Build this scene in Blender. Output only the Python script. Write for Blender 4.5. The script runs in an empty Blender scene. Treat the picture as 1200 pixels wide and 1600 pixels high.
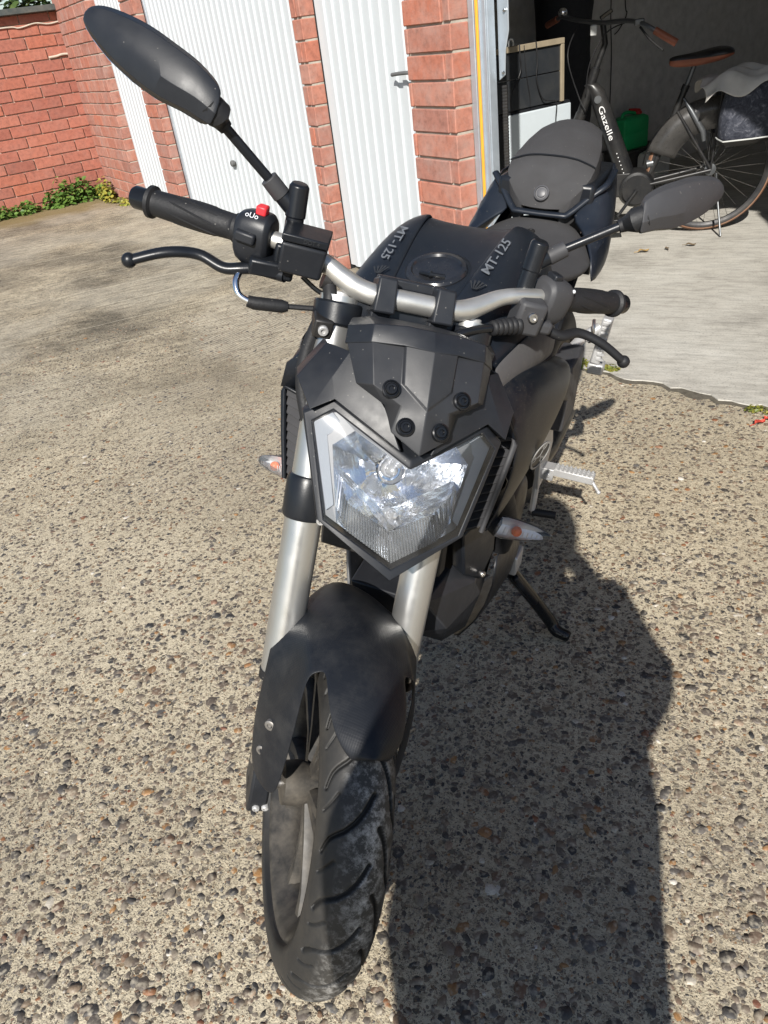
import bpy, bmesh, math, random
import numpy as np
from mathutils import Vector, Matrix, Quaternion

random.seed(7); RNG = np.random.default_rng(7)
SC = bpy.context.scene
COL = SC.collection
PI = math.pi

# ------------------------------------------------------------------ camera
CAM_POS = Vector((0.5955, -0.6050, 1.2933))
c_r = Vector((0.9032, 0.4116, -0.1214)); c_u = Vector((-0.1340, 0.5394, 0.8313)); c_f = Vector((-0.4077, 0.7346, -0.5424))
cd = bpy.data.cameras.new('camera'); cam = bpy.data.objects.new('camera', cd); COL.objects.link(cam)
m = Matrix.Identity(4)
for i in range(3):
    m[i][0] = c_r[i]; m[i][1] = c_u[i]; m[i][2] = -c_f[i]; m[i][3] = CAM_POS[i]
cam.matrix_world = m
cd.sensor_fit = 'VERTICAL'; cd.sensor_height = 36.0; cd.sensor_width = 27.0
cd.lens = 36.0 * 1176.8 / 1600.0
cd.clip_start = 0.02; cd.clip_end = 400.0
SC.camera = cam

# ------------------------------------------------------------------ sky, sun, exposure
SUN_TO = Vector((-0.25, 0.968, 0)).normalized()          # horizontal direction in which shadows fall
SUN_EL = math.radians(35.5)
w = bpy.data.worlds.new('World'); SC.world = w; w.use_nodes = True
nt = w.node_tree; bg = nt.nodes['Background']
sky = nt.nodes.new('ShaderNodeTexSky'); sky.sky_type = 'NISHITA'; sky.sun_disc = False
sky.sun_elevation = SUN_EL
sky.sun_rotation = math.atan2(-SUN_TO.x, -SUN_TO.y)
sky.air_density = 1.0; sky.dust_density = 0.6; sky.ozone_density = 1.4
nt.links.new(sky.outputs[0], bg.inputs[0]); bg.inputs[1].default_value = 0.075
sd = bpy.data.lights.new('sun', 'SUN'); sun = bpy.data.objects.new('sun', sd); COL.objects.link(sun)
sd.energy = 5.0; sd.angle = math.radians(0.55); sd.color = (1.0, 0.955, 0.885)
L = Vector((SUN_TO.x * math.cos(SUN_EL), SUN_TO.y * math.cos(SUN_EL), -math.sin(SUN_EL)))
sun.rotation_euler = L.to_track_quat('-Z', 'Y').to_euler()
sun.location = (3, -8, 8)
vs = SC.view_settings
vs.view_transform = 'Standard'; vs.look = 'None'; vs.gamma = 1.0; vs.use_curve_mapping = False
vs.exposure = 0.62

# ------------------------------------------------------------------ materials
MATS = {}
def nodes_of(name):
    mt = bpy.data.materials.new(name); mt.use_nodes = True
    n = mt.node_tree; return mt, n, n.nodes['Principled BSDF']
def N(n, t, **kw):
    nd = n.nodes.new('ShaderNode' + t)
    for k, v in kw.items():
        if k in nd.inputs: nd.inputs[k].default_value = v
        else: setattr(nd, k, v)
    return nd
def ramp(n, stops, interp='LINEAR'):
    r = n.nodes.new('ShaderNodeValToRGB'); cr = r.color_ramp; cr.interpolation = interp
    while len(cr.elements) < len(stops): cr.elements.new(0.5)
    for e, (p, c) in zip(cr.elements, stops):
        e.position = p; e.color = (*c, 1) if len(c) == 3 else c
    return r
def coords(n, kind='Object', scale=None):
    tc = n.nodes.new('ShaderNodeTexCoord'); o = tc.outputs[kind]
    if scale:
        mp = n.nodes.new('ShaderNodeMapping'); mp.inputs['Scale'].default_value = scale
        n.links.new(o, mp.inputs[0]); o = mp.outputs[0]
    return o
def mat(name, col, rough=0.5, metal=0.0, dust=0.0, dust_col=(0.30, 0.27, 0.22), dust_scale=9.0, bump=0.0, bump_scale=400.0, var=0.12,
        coat=0.0, spec=0.36, emis=None, trans=0.0, rvar=0.15):
    """procedural paint / plastic / metal: noise in tone and gloss, film of dust, fine grain"""
    if name in MATS: return MATS[name]
    mt, n, b = nodes_of(name); ln = n.links.new
    co = coords(n)
    nz = N(n, 'TexNoise', Scale=14.0, Detail=6.0, Roughness=0.62); ln(co, nz.inputs['Vector'])
    c = Vector(col)
    r = ramp(n, [(0.25, tuple(c * (1 - var))), (0.75, tuple(c * (1 + var)))]); ln(nz.outputs['Fac'], r.inputs[0])
    out = r.outputs[0]
    if dust > 0:
        n2 = N(n, 'TexNoise', Scale=dust_scale, Detail=9.0, Roughness=0.7); ln(co, n2.inputs['Vector'])
        mr = N(n, 'MapRange'); mr.inputs['From Min'].default_value = 0.38; mr.inputs['From Max'].default_value = 0.8
        mr.inputs['To Max'].default_value = dust; ln(n2.outputs['Fac'], mr.inputs['Value'])
        mx = N(n, 'MixRGB'); mx.inputs[2].default_value = (*dust_col, 1); ln(mr.outputs[0], mx.inputs[0]); ln(out, mx.inputs[1]); out = mx.outputs[0]
    if 0.04 < dust < 0.2 and metal < 0.3:
        vo = N(n, 'TexVoronoi', Scale=110.0); ln(co, vo.inputs['Vector']); vs_ = N(n, 'SeparateColor'); ln(vo.outputs['Color'], vs_.inputs[0])
        th_ = N(n, 'Math', operation='MULTIPLY'); ln(vs_.outputs[0], th_.inputs[0]); th_.inputs[1].default_value = 0.11
        lt = N(n, 'Math', operation='LESS_THAN'); ln(vo.outputs['Distance'], lt.inputs[0]); ln(th_.outputs[0], lt.inputs[1])
        f_ = N(n, 'Math', operation='MULTIPLY'); ln(lt.outputs[0], f_.inputs[0]); f_.inputs[1].default_value = 0.45
        ms_ = N(n, 'MixRGB'); ms_.inputs[2].default_value = (0.22, 0.21, 0.19, 1); ln(f_.outputs[0], ms_.inputs[0]); ln(out, ms_.inputs[1]); out = ms_.outputs[0]
    ln(out, b.inputs['Base Color'])
    rr = N(n, 'MapRange'); rr.inputs['To Min'].default_value = max(0.02, rough - rvar); rr.inputs['To Max'].default_value = min(1, rough + rvar)
    n3 = N(n, 'TexNoise', Scale=45.0, Detail=5.0); ln(co, n3.inputs['Vector']); ln(n3.outputs['Fac'], rr.inputs['Value']); ln(rr.outputs[0], b.inputs['Roughness'])
    b.inputs['Metallic'].default_value = metal; b.inputs['Specular IOR Level'].default_value = spec
    if coat: b.inputs['Coat Weight'].default_value = coat; b.inputs['Coat Roughness'].default_value = 0.08
    if trans: b.inputs['Transmission Weight'].default_value = trans
    if emis: b.inputs['Emission Color'].default_value = (*emis, 1); b.inputs['Emission Strength'].default_value = 1.0
    if bump > 0:
        n4 = N(n, 'TexNoise', Scale=bump_scale, Detail=3.0); ln(co, n4.inputs['Vector'])
        bp = N(n, 'Bump', Strength=bump, Distance=0.002); ln(n4.outputs['Fac'], bp.inputs['Height']); ln(bp.outputs[0], b.inputs['Normal'])
    MATS[name] = mt; return mt

# motorcycle
DC = (0.085, 0.092, 0.105)
mat('black_plastic', (0.0105, 0.012, 0.0155), 0.42, dust=0.13, dust_col=DC, bump=0.08, bump_scale=1400)
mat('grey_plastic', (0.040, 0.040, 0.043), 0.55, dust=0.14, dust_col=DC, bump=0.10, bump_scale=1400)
mat('satin_black', (0.0075, 0.009, 0.012), 0.34, dust=0.04, dust_col=DC, bump=0.05)
mat('gloss_black', (0.005, 0.006, 0.008), 0.20, dust=0.03, rvar=0.06)
mat('navy_paint', (0.0065, 0.0095, 0.0155), 0.38, dust=0.14, dust_col=DC, rvar=0.1)
mat('tank_paint', (0.0065, 0.009, 0.0135), 0.40, dust=0.10, dust_col=DC, rvar=0.1)
mat('rubber', (0.0095, 0.0097, 0.011), 0.58, dust=0.08, dust_col=DC, bump=0.2, bump_scale=300)
mat('seat_vinyl', (0.038, 0.037, 0.038), 0.78, dust=0.14, dust_col=DC, bump=0.5, bump_scale=1100)
mat('fork_silver', (0.50, 0.50, 0.49), 0.33, metal=0.85, var=0.05, rvar=0.1)
mat('bar_silver', (0.60, 0.59, 0.56), 0.42, metal=0.85, var=0.05, bump=0.08)
mat('cast_alu', (0.46, 0.46, 0.46), 0.45, metal=0.45, dust=0.15, bump=0.3, bump_scale=250)
mat('dark_metal', (0.022, 0.022, 0.024), 0.45, metal=0.5, dust=0.15)
mat('steel', (0.45, 0.44, 0.43), 0.30, metal=1.0, var=0.1)
mat('steel_dull', (0.22, 0.21, 0.20), 0.5, metal=0.7, dust=0.3)
mat('chrome', (0.85, 0.86, 0.88), 0.06, metal=1.0, var=0.02, rvar=0.03)
mat('rim_black', (0.020, 0.0195, 0.019), 0.50, dust=0.5, dust_scale=16, dust_col=(0.24, 0.21, 0.17))
mat('white_print', (0.55, 0.57, 0.60), 0.5, var=0.05)
mat('dark_print', (0.026, 0.028, 0.031), 0.5)
mat('red_plastic', (0.62, 0.03, 0.04), 0.4)
mat('daylight_strip', (0.25, 0.27, 0.30), 0.45, var=0.04)
mat('lamp_grey', (0.17, 0.175, 0.185), 0.35)
mat('bulb_glass', (0.55, 0.55, 0.56), 0.12, metal=0.6)
mat('signal_white', (0.72, 0.72, 0.72), 0.4, metal=0.3)
mat('amber', (0.75, 0.13, 0.01), 0.35)
mat('disc_steel', (0.35, 0.34, 0.33), 0.35, metal=1.0, dust=0.2)
mat('radiator_fin', (0.018, 0.0175, 0.017), 0.6, dust=0.25)
mat('screen', (0.012, 0.014, 0.016), 0.15)
mat('mirror_glass', (0.8, 0.82, 0.84), 0.03, metal=1.0)
mat('chin_plastic', (0.013, 0.014, 0.017), 0.46, dust=0.2, dust_col=DC)
mat('emblem_grey', (0.24, 0.235, 0.225), 0.45)

def clear_mat(name, tint=(1, 1, 1), gloss=0.06, fac_pow=1.0, haze=0.0):
    """clear moulded plastic: passes light straight through, reflects by Fresnel"""
    mt = bpy.data.materials.new(name); mt.use_nodes = True; n = mt.node_tree; ln = n.links.new
    n.nodes.remove(n.nodes['Principled BSDF'])
    o = n.nodes['Material Output']
    fr = N(n, 'Fresnel', IOR=1.49); t = N(n, 'BsdfTransparent'); t.inputs[0].default_value = (*tint, 1)
    g = N(n, 'BsdfGlossy'); g.inputs['Roughness'].default_value = gloss
    mx = N(n, 'MixShader'); ln(fr.outputs[0], mx.inputs[0]); ln(t.outputs[0], mx.inputs[1]); ln(g.outputs[0], mx.inputs[2])
    out = mx.outputs[0]
    if haze:
        d = N(n, 'BsdfDiffuse'); d.inputs[0].default_value = (0.75, 0.75, 0.75, 1)
        m2 = N(n, 'MixShader'); co = coords(n); nz = N(n, 'TexNoise', Scale=25.0, Detail=8.0); ln(co, nz.inputs['Vector'])
        mr = N(n, 'MapRange'); mr.inputs['To Max'].default_value = haze; mr.inputs['From Min'].default_value = 0.3; ln(nz.outputs['Fac'], mr.inputs['Value'])
        ln(mr.outputs[0], m2.inputs[0]); ln(out, m2.inputs[1]); ln(d.outputs[0], m2.inputs[2]); out = m2.outputs[0]
    ln(out, o.inputs['Surface']); MATS[name] = mt; return mt
clear_mat('clear_lens', (0.97, 0.98, 0.99), 0.05, haze=0.05)
clear_mat('clear_signal', (0.96, 0.96, 0.96), 0.08, haze=0.30)

# ------------------------------------------------------------------ mesh helpers
def V(*a): return Vector(a if len(a) > 1 else a[0])
class MB:
    def __init__(s): s.v = []; s.f = []
    def add(s, vs, fs):
        k = len(s.v); s.v += [tuple(v) for v in vs]; s.f += [tuple(i + k for i in f) for f in fs]; return s
    def rings(s, R, closed=True, cap=True):
        n = len(R[0]); k = len(s.v)
        for r in R: s.v += [tuple(p) for p in r]
        for i in range(len(R) - 1):
            for j in range(n if closed else n - 1):
                a = k + i * n + j; b = k + i * n + (j + 1) % n
                s.f.append((a, b, b + n, a + n))
        if cap and closed:
            s.f.append(tuple(k + j for j in reversed(range(n)))); e = k + (len(R) - 1) * n; s.f.append(tuple(e + j for j in range(n)))
        return s
    def grid(s, G):                                   # rows of points -> open sheet
        return s.rings(G, closed=False, cap=False)
    def tube(s, P, r, n=12, cap=True, flat=None, up=None):
        P = [Vector(p) for p in P]; m = len(P)
        rr = r if isinstance(r, (list, tuple)) else [r] * m
        T = []
        for i in range(m):
            t = (P[min(i + 1, m - 1)] - P[max(i - 1, 0)]); T.append(t.normalized())
        u = Vector(up) if up else (Vector((0, 0, 1)) if abs(T[0].z) < 0.9 else Vector((1, 0, 0)))
        a = (u - T[0] * u.dot(T[0])).normalized(); R = []
        for i in range(m):
            a = (a - T[i] * a.dot(T[i])).normalized(); b = T[i].cross(a)
            fa = flat if flat else 1.0
            R.append([P[i] + a * (math.cos(2 * PI * j / n) * rr[i] * fa) + b * (math.sin(2 * PI * j / n) * rr[i]) for j in range(n)])
        return s.rings(R, cap=cap)
    def lathe(s, prof, o, ax, n=24, cap=True):        # prof: (radius, offset along axis)
        o = Vector(o); ax = Vector(ax).normalized(); q = ax.to_track_quat('Z', 'Y')
        R = [[o + q @ Vector((r * math.cos(2 * PI * j / n), r * math.sin(2 * PI * j / n), h)) for j in range(n)] for r, h in prof]
        return s.rings(R, cap=cap)
    def box(s, c, d, rot=None, taper=1.0):
        c = Vector(c); hx, hy, hz = d[0] / 2, d[1] / 2, d[2] / 2; q = rot if rot else Quaternion()
        vs = []
        for z in (-hz, hz):
            k = taper if z > 0 else 1.0
            for x, y in ((-hx, -hy), (hx, -hy), (hx, hy), (-hx, hy)): vs.append(c + q @ Vector((x * k, y * k, z)))
        return s.add(vs, [(3, 2, 1, 0), (4, 5, 6, 7), (0, 1, 5, 4), (1, 2, 6, 5), (2, 3, 7, 6), (3, 0, 4, 7)])
    def prism(s, poly, off):                          # polygon swept by a vector
        poly = [Vector(p) for p in poly]; off = Vector(off); n = len(poly)
        vs = poly + [p + off for p in poly]
        return s.add(vs, [tuple(reversed(range(n))), tuple(range(n, 2 * n))] + [(i, (i + 1) % n, (i + 1) % n + n, i + n) for i in range(n)])
    def ball(s, c, r, n=12, m=8):
        c = Vector(c); r = Vector(r) if not isinstance(r, (int, float)) else Vector((r, r, r)); k = len(s.v)
        s.v.append(tuple(c + Vector((0, 0, r.z))))
        for i in range(1, m):
            t = PI * i / m
            for j in range(n):
                p = 2 * PI * j / n; s.v.append(tuple(c + Vector((r.x * math.sin(t) * math.cos(p), r.y * math.sin(t) * math.sin(p), r.z * math.cos(t)))))
        s.v.append(tuple(c - Vector((0, 0, r.z)))); e = len(s.v) - 1
        for j in range(n):
            s.f.append((k, k + 1 + j, k + 1 + (j + 1) % n)); b = k + 1 + (m - 2) * n; s.f.append((b + (j + 1) % n, b + j, e))
        for i in range(m - 2):
            for j in range(n):
                a = k + 1 + i * n; s.f.append((a + j, a + n + j, a + n + (j + 1) % n, a + (j + 1) % n))
        return s
    def build(s, name, mt, parent=None, xf=None, smooth=40, bevel=0, sub=0, thick=0, off=-1, fix=True, seg=2):
        me = bpy.data.meshes.new(name)
        vs = [tuple(xf @ Vector(v)) for v in s.v] if xf else s.v
        me.from_pydata(vs, [], s.f); me.update()
        if fix:
            bm = bmesh.new(); bm.from_mesh(me); bmesh.ops.remove_doubles(bm, verts=bm.verts, dist=1e-5)
            bmesh.ops.recalc_face_normals(bm, faces=bm.faces); bm.to_mesh(me); bm.free()
        me.materials.append(MATS[mt] if isinstance(mt, str) else mt)
        if smooth:
            me.polygons.foreach_set('use_smooth', [True] * len(me.polygons))
            if smooth < 170: me.set_sharp_from_angle(angle=math.radians(smooth))
        o = bpy.data.objects.new(name, me); COL.objects.link(o)
        if parent: o.parent = parent
        if thick: md = o.modifiers.new('solid', 'SOLIDIFY'); md.thickness = thick; md.offset = off
        if bevel:
            md = o.modifiers.new('bevel', 'BEVEL'); md.width = bevel; md.segments = seg; md.limit_method = 'ANGLE'; md.angle_limit = math.radians(28)
        if sub: md = o.modifiers.new('sub', 'SUBSURF'); md.levels = sub; md.render_levels = sub
        return o
def empty(name, loc=(0, 0, 0), rot=(0, 0, 0), parent=None):
    o = bpy.data.objects.new(name, None); COL.objects.link(o); o.location = loc; o.rotation_euler = rot; o.empty_display_size = 0.1
    if parent: o.parent = parent
    return o
def tag(o, label=None, cat=None, group=None, kind=None):
    if label: o['label'] = label
    if cat: o['category'] = cat
    if group: o['group'] = group
    if kind: o['kind'] = kind
    return o
def catmull(P, k=6, closed=False):
    P = [Vector(p) for p in P]; n = len(P); out = []
    rng = range(n) if closed else range(n - 1)
    g = (lambda i: P[i % n]) if closed else (lambda i: P[max(0, min(n - 1, i))])
    for i in rng:
        a, b, c, d = g(i - 1), g(i), g(i + 1), g(i + 2)
        for j in range(k):
            t = j / k; out.append(0.5 * ((2 * b) + (c - a) * t + (2 * a - 5 * b + 4 * c - d) * t * t + (3 * b - a - 3 * c + d) * t ** 3))
    if not closed: out.append(P[-1])
    return out
def text_mesh(s, size, extrude=0.0, shear=0.0, bold=0.0, spacing=1.0):
    cu = bpy.data.curves.new('lettering', 'FONT'); cu.body = s; cu.size = size; cu.extrude = extrude; cu.shear = shear; cu.offset = bold
    cu.align_x = 'CENTER'; cu.align_y = 'CENTER'; cu.space_character = spacing; cu.resolution_u = 3
    o = bpy.data.objects.new('lettering', cu); COL.objects.link(o); bpy.context.view_layer.update()
    me = bpy.data.meshes.new_from_object(o.evaluated_get(bpy.context.evaluated_depsgraph_get()))
    bpy.data.objects.remove(o); bpy.data.curves.remove(cu); return me
def lettering(name, s, size, o, ax, ay, mt, parent, xf=None, shear=0.0, bold=0.0, stretch=1.0, lift=None):
    me = text_mesh(s, size, 0.0004, shear, bold); o = Vector(o); ax = Vector(ax).normalized(); ay = Vector(ay).normalized(); az = ax.cross(ay)
    for v in me.vertices:
        p = o + ax * (v.co.x * stretch) + ay * v.co.y + az * (v.co.z)
        if lift: p = p + az * lift(v.co.x * stretch, v.co.y)
        v.co = xf @ p if xf else p
    me.materials.clear(); me.materials.append(MATS[mt]); ob = bpy.data.objects.new(name, me); COL.objects.link(ob)
    if parent: ob.parent = parent
    return ob

# ------------------------------------------------------------------ frames of the place
GP = Vector((-1.782, 3.710, 0.0)); GD = Vector((0.842, -0.540, 0)).normalized(); GN = Vector((GD.y, -GD.x, 0))   # facade: origin, along, outward
G_ROT = math.atan2(GD.y, GD.x)
def FW(s, n, z): return GP + GD * s + GN * n + Vector((0, 0, z))      # facade coordinates -> world

# ------------------------------------------------------------------ surfaces of the setting
STREAK = 46.0
def concrete_ground():
    mt, n, b = nodes_of('aggregate_concrete'); ln = n.links.new
    g = N(n, 'NewGeometry'); P = g.outputs['Position']
    # cement paste
    n1 = N(n, 'TexNoise', Scale=1.1, Detail=5.0, Roughness=0.65); ln(P, n1.inputs['Vector'])
    r1 = ramp(n, [(0.28, (0.35, 0.30, 0.22)), (0.50, (0.485, 0.425, 0.315)), (0.72, (0.585, 0.52, 0.395))]); ln(n1.outputs['Fac'], r1.inputs[0])
    n2 = N(n, 'TexNoise', Scale=70.0, Detail=6.0, Roughness=0.7); ln(P, n2.inputs['Vector'])
    r2 = ramp(n, [(0.30, (0.42, 0.39, 0.35)), (0.50, (0.96, 0.95, 0.93)), (0.75, (1.22, 1.20, 1.16))]); ln(n2.outputs['Fac'], r2.inputs[0])
    m1 = N(n, 'MixRGB', blend_type='MULTIPLY'); m1.inputs[0].default_value = 1.0; ln(r1.outputs[0], m1.inputs[1]); ln(r2.outputs[0], m1.inputs[2])
    # aggregate showing through the paste, three sizes
    cur = m1.outputs[0]; hts = []
    for sc, thr, seed in ((62.0, 0.55, 0.0), (118.0, 0.52, 3.7), (210.0, 0.60, 9.1)):
        mp = N(n, 'Mapping'); mp.inputs['Location'].default_value = (seed, seed * 2, 0.02 * seed); ln(P, mp.inputs[0])
        wv = N(n, 'TexNoise', Scale=sc * 0.7, Detail=2.0); ln(P, wv.inputs['Vector'])
        ad = N(n, 'MixRGB', blend_type='LINEAR_LIGHT'); ad.inputs[0].default_value = 0.012; ln(mp.outputs[0], ad.inputs[1]); ln(wv.outputs['Color'], ad.inputs[2])
        vo = N(n, 'TexVoronoi', Scale=sc); ln(ad.outputs[0], vo.inputs['Vector'])
        sp = N(n, 'SeparateColor'); ln(vo.outputs['Color'], sp.inputs[0])
        cr = ramp(n, [(0.0, (0.035, 0.031, 0.027)), (0.25, (0.070, 0.060, 0.050)), (0.45, (0.15, 0.115, 0.08)), (0.62, (0.10, 0.095, 0.088)), (0.76, (0.24, 0.17, 0.10)), (0.88, (0.14, 0.075, 0.04)), (1.0, (0.36, 0.32, 0.25))]); ln(sp.outputs[1], cr.inputs[0])
        inside = N(n, 'Math', operation='LESS_THAN'); ln(vo.outputs['Distance'], inside.inputs[0]); inside.inputs[1].default_value = 0.36
        pick = N(n, 'Math', operation='LESS_THAN'); ln(sp.outputs[0], pick.inputs[0]); pick.inputs[1].default_value = thr
        fac = N(n, 'Math', operation='MULTIPLY'); ln(inside.outputs[0], fac.inputs[0]); ln(pick.outputs[0], fac.inputs[1])
        # worn top skin hides the aggregate in places
        sk = N(n, 'TexNoise', Scale=0.75, Detail=2.0); ln(mp.outputs[0], sk.inputs['Vector'])
        skr = N(n, 'MapRange'); skr.inputs['From Min'].default_value = 0.35; skr.inputs['From Max'].default_value = 0.62; skr.inputs['To Min'].default_value = 0.55; skr.inputs['To Max'].default_value = 1.0; ln(sk.outputs['Fac'], skr.inputs['Value'])
        f2 = N(n, 'Math', operation='MULTIPLY'); ln(fac.outputs[0], f2.inputs[0]); ln(skr.outputs[0], f2.inputs[1])
        mx = N(n, 'MixRGB'); ln(f2.outputs[0], mx.inputs[0]); ln(cur, mx.inputs[1]); ln(cr.outputs[0], mx.inputs[2]); cur = mx.outputs[0]; hts.append((f2, sc))
    # dark weathering patches of irregular shape
    n5 = N(n, 'TexNoise', Scale=0.75, Detail=7.0, Roughness=0.78); mp5 = N(n, 'Mapping'); mp5.inputs['Location'].default_value = (3.3, 1.2, 0); ln(P, mp5.inputs[0]); ln(mp5.outputs[0], n5.inputs['Vector'])
    dr = N(n, 'MapRange'); dr.inputs['From Min'].default_value = 0.38; dr.inputs['From Max'].default_value = 0.62; dr.inputs['To Max'].default_value = 0.85; mxn = N(n, 'Math', operation='MULTIPLY_ADD'); ln(n2.outputs['Fac'], mxn.inputs[0]); mxn.inputs[1].default_value = 0.55; sbn = N(n, 'Math', operation='SUBTRACT'); ln(n5.outputs['Fac'], sbn.inputs[0]); sbn.inputs[1].default_value = 0.275; ln(sbn.outputs[0], mxn.inputs[2]); ln(mxn.outputs[0], dr.inputs['Value'])
    far = N(n, 'VectorMath', operation='DOT_PRODUCT'); ln(P, far.inputs[0]); far.inputs[1].default_value = (-0.55, 0.83, 0)
    fr = N(n, 'MapRange'); fr.inputs['From Min'].default_value = 1.2; fr.inputs['From Max'].default_value = 3.6; fr.inputs['To Min'].default_value = 0.15; fr.inputs['To Max'].default_value = 1.0; ln(far.outputs['Value'], fr.inputs['Value'])
    dm = N(n, 'Math', operation='MULTIPLY'); ln(dr.outputs[0], dm.inputs[0]); ln(fr.outputs[0], dm.inputs[1])
    mxd = N(n, 'MixRGB'); mxd.inputs[2].default_value = (0.060, 0.054, 0.043, 1); ln(dm.outputs[0], mxd.inputs[0]); ln(cur, mxd.inputs[1]); cur = mxd.outputs[0]
    # float marks left in the cement, a fan of thin ridges
    wvm = N(n, 'Mapping'); wvm.inputs['Rotation'].default_value = (0, 0, math.radians(20)); ln(P, wvm.inputs[0])
    wv = N(n, 'TexWave', Scale=13.0, Distortion=5.0, Detail=3.0); wv.inputs['Detail Scale'].default_value = 0.6; ln(wvm.outputs[0], wv.inputs['Vector'])
    nm = N(n, 'TexNoise', Scale=0.9, Detail=2.0); mpm = N(n, 'Mapping'); mpm.inputs['Location'].default_value = (7.1, 0.4, 0); ln(P, mpm.inputs[0]); ln(mpm.outputs[0], nm.inputs['Vector'])
    nr = N(n, 'MapRange'); nr.inputs['From Min'].default_value = 0.46; nr.inputs['From Max'].default_value = 0.56; nr.inputs['To Max'].default_value = 0.8; ln(nm.outputs['Fac'], nr.inputs['Value'])
    nf = N(n, 'Math', operation='MULTIPLY'); ln(nr.outputs[0], nf.inputs[0]); ln(fr.outputs[0], nf.inputs[1])
    wf = N(n, 'Math', operation='MULTIPLY'); ln(wv.outputs['Fac'], wf.inputs[0]); ln(nf.outputs[0], wf.inputs[1])
    mxw = N(n, 'MixRGB'); mxw.inputs[2].default_value = (0.45, 0.41, 0.33, 1); ln(wf.outputs[0], mxw.inputs[0]); ln(cur, mxw.inputs[1]); cur = mxw.outputs[0]
    ANG = math.radians(STREAK)
    al = N(n, 'VectorMath', operation='DOT_PRODUCT'); ln(P, al.inputs[0]); al.inputs[1].default_value = (math.cos(ANG), math.sin(ANG), 0)
    ac = N(n, 'VectorMath', operation='DOT_PRODUCT'); ln(P, ac.inputs[0]); ac.inputs[1].default_value = (-math.sin(ANG), math.cos(ANG), 0)
    cb = N(n, 'CombineXYZ'); s1 = N(n, 'Math', operation='MULTIPLY'); ln(al.outputs['Value'], s1.inputs[0]); s1.inputs[1].default_value = 0.28; ln(s1.outputs[0], cb.inputs[0]); ln(ac.outputs['Value'], cb.inputs[1])
    ns = N(n, 'TexNoise', Scale=24.0, Detail=7.0, Roughness=0.75); ln(cb.outputs[0], ns.inputs['Vector'])
    rs_ = ramp(n, [(0.34, (0.50, 0.48, 0.45)), (0.50, (1, 1, 1)), (0.68, (1.16, 1.15, 1.13))]); ln(ns.outputs['Fac'], rs_.inputs[0])
    mxs = N(n, 'MixRGB', blend_type='MULTIPLY'); ln(fr.outputs[0], mxs.inputs[0]); ln(cur, mxs.inputs[1]); ln(rs_.outputs[0], mxs.inputs[2]); cur = mxs.outputs[0]
    nl = N(n, 'TexNoise', Scale=1.3, Detail=3.0); ln(P, nl.inputs['Vector'])
    tl = N(n, 'Math', operation='MULTIPLY_ADD'); ln(nl.outputs['Fac'], tl.inputs[0]); tl.inputs[1].default_value = 0.10; ln(ac.outputs['Value'], tl.inputs[2])
    t2 = N(n, 'Math', operation='MULTIPLY'); ln(tl.outputs[0], t2.inputs[0]); t2.inputs[1].default_value = 2.3
    fc = N(n, 'Math', operation='FRACT'); ln(t2.outputs[0], fc.inputs[0])
    lt = N(n, 'Math', operation='LESS_THAN'); ln(fc.outputs[0], lt.inputs[0]); lt.inputs[1].default_value = 0.022
    ml = N(n, 'Math', operation='MULTIPLY'); ln(lt.outputs[0], ml.inputs[0]); ln(fr.outputs[0], ml.inputs[1])
    m5 = N(n, 'Math', operation='MULTIPLY'); ln(ml.outputs[0], m5.inputs[0]); ln(ns.outputs['Fac'], m5.inputs[1])
    mxl = N(n, 'MixRGB'); mxl.inputs[2].default_value = (0.50, 0.45, 0.35, 1); ln(m5.outputs[0], mxl.inputs[0]); ln(cur, mxl.inputs[1]); cur = mxl.outputs[0]
    # moss and silt along the boundary wall
    ds = N(n, 'VectorMath', operation='DOT_PRODUCT'); ln(P, ds.inputs[0]); ds.inputs[1].default_value = tuple(GD)
    off = N(n, 'Math', operation='SUBTRACT'); ln(ds.outputs['Value'], off.inputs[0]); off.inputs[1].default_value = GP.dot(GD) - 5.41
    nz = N(n, 'TexNoise', Scale=2.2, Detail=7.0); ln(P, nz.inputs['Vector'])
    nzz = N(n, 'MapRange'); nzz.inputs['To Min'].default_value = -0.45; nzz.inputs['To Max'].default_value = 0.45; ln(nz.outputs['Fac'], nzz.inputs['Value'])
    ad2 = N(n, 'Math', operation='ADD'); ln(off.outputs[0], ad2.inputs[0]); ln(nzz.outputs[0], ad2.inputs[1])
    ms = N(n, 'MapRange'); ms.inputs['From Min'].default_value = 0.95; ms.inputs['From Max'].default_value = 0.60; ms.inputs['To Max'].default_value = 0.85; ln(ad2.outputs[0], ms.inputs['Value'])
    mc = ramp(n, [(0.3, (0.12, 0.092, 0.036)), (0.7, (0.27, 0.205, 0.085))]); ln(n2.outputs['Fac'], mc.inputs[0])
    mxm = N(n, 'MixRGB'); ln(ms.outputs[0], mxm.inputs[0]); ln(cur, mxm.inputs[1]); ln(mc.outputs[0], mxm.inputs[2]); cur = mxm.outputs[0]
    ln(cur, b.inputs['Base Color']); b.inputs['Roughness'].default_value = 0.88; b.inputs['Specular IOR Level'].default_value = 0.3
    # relief
    hs = N(n, 'Math', operation='MULTIPLY'); ln(n2.outputs['Fac'], hs.inputs[0]); hs.inputs[1].default_value = 1.0
    acc = hs.outputs[0]
    for f2, sc in hts:
        a = N(n, 'Math', operation='MULTIPLY_ADD'); ln(f2.outputs[0], a.inputs[0]); a.inputs[1].default_value = 0.35; ln(acc, a.inputs[2]); acc = a.outputs[0]
    n6 = N(n, 'TexNoise', Scale=260.0, Detail=4.0); ln(P, n6.inputs['Vector'])
    a = N(n, 'Math', operation='MULTIPLY_ADD'); ln(n6.outputs['Fac'], a.inputs[0]); a.inputs[1].default_value = 0.5; ln(acc, a.inputs[2])
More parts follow.
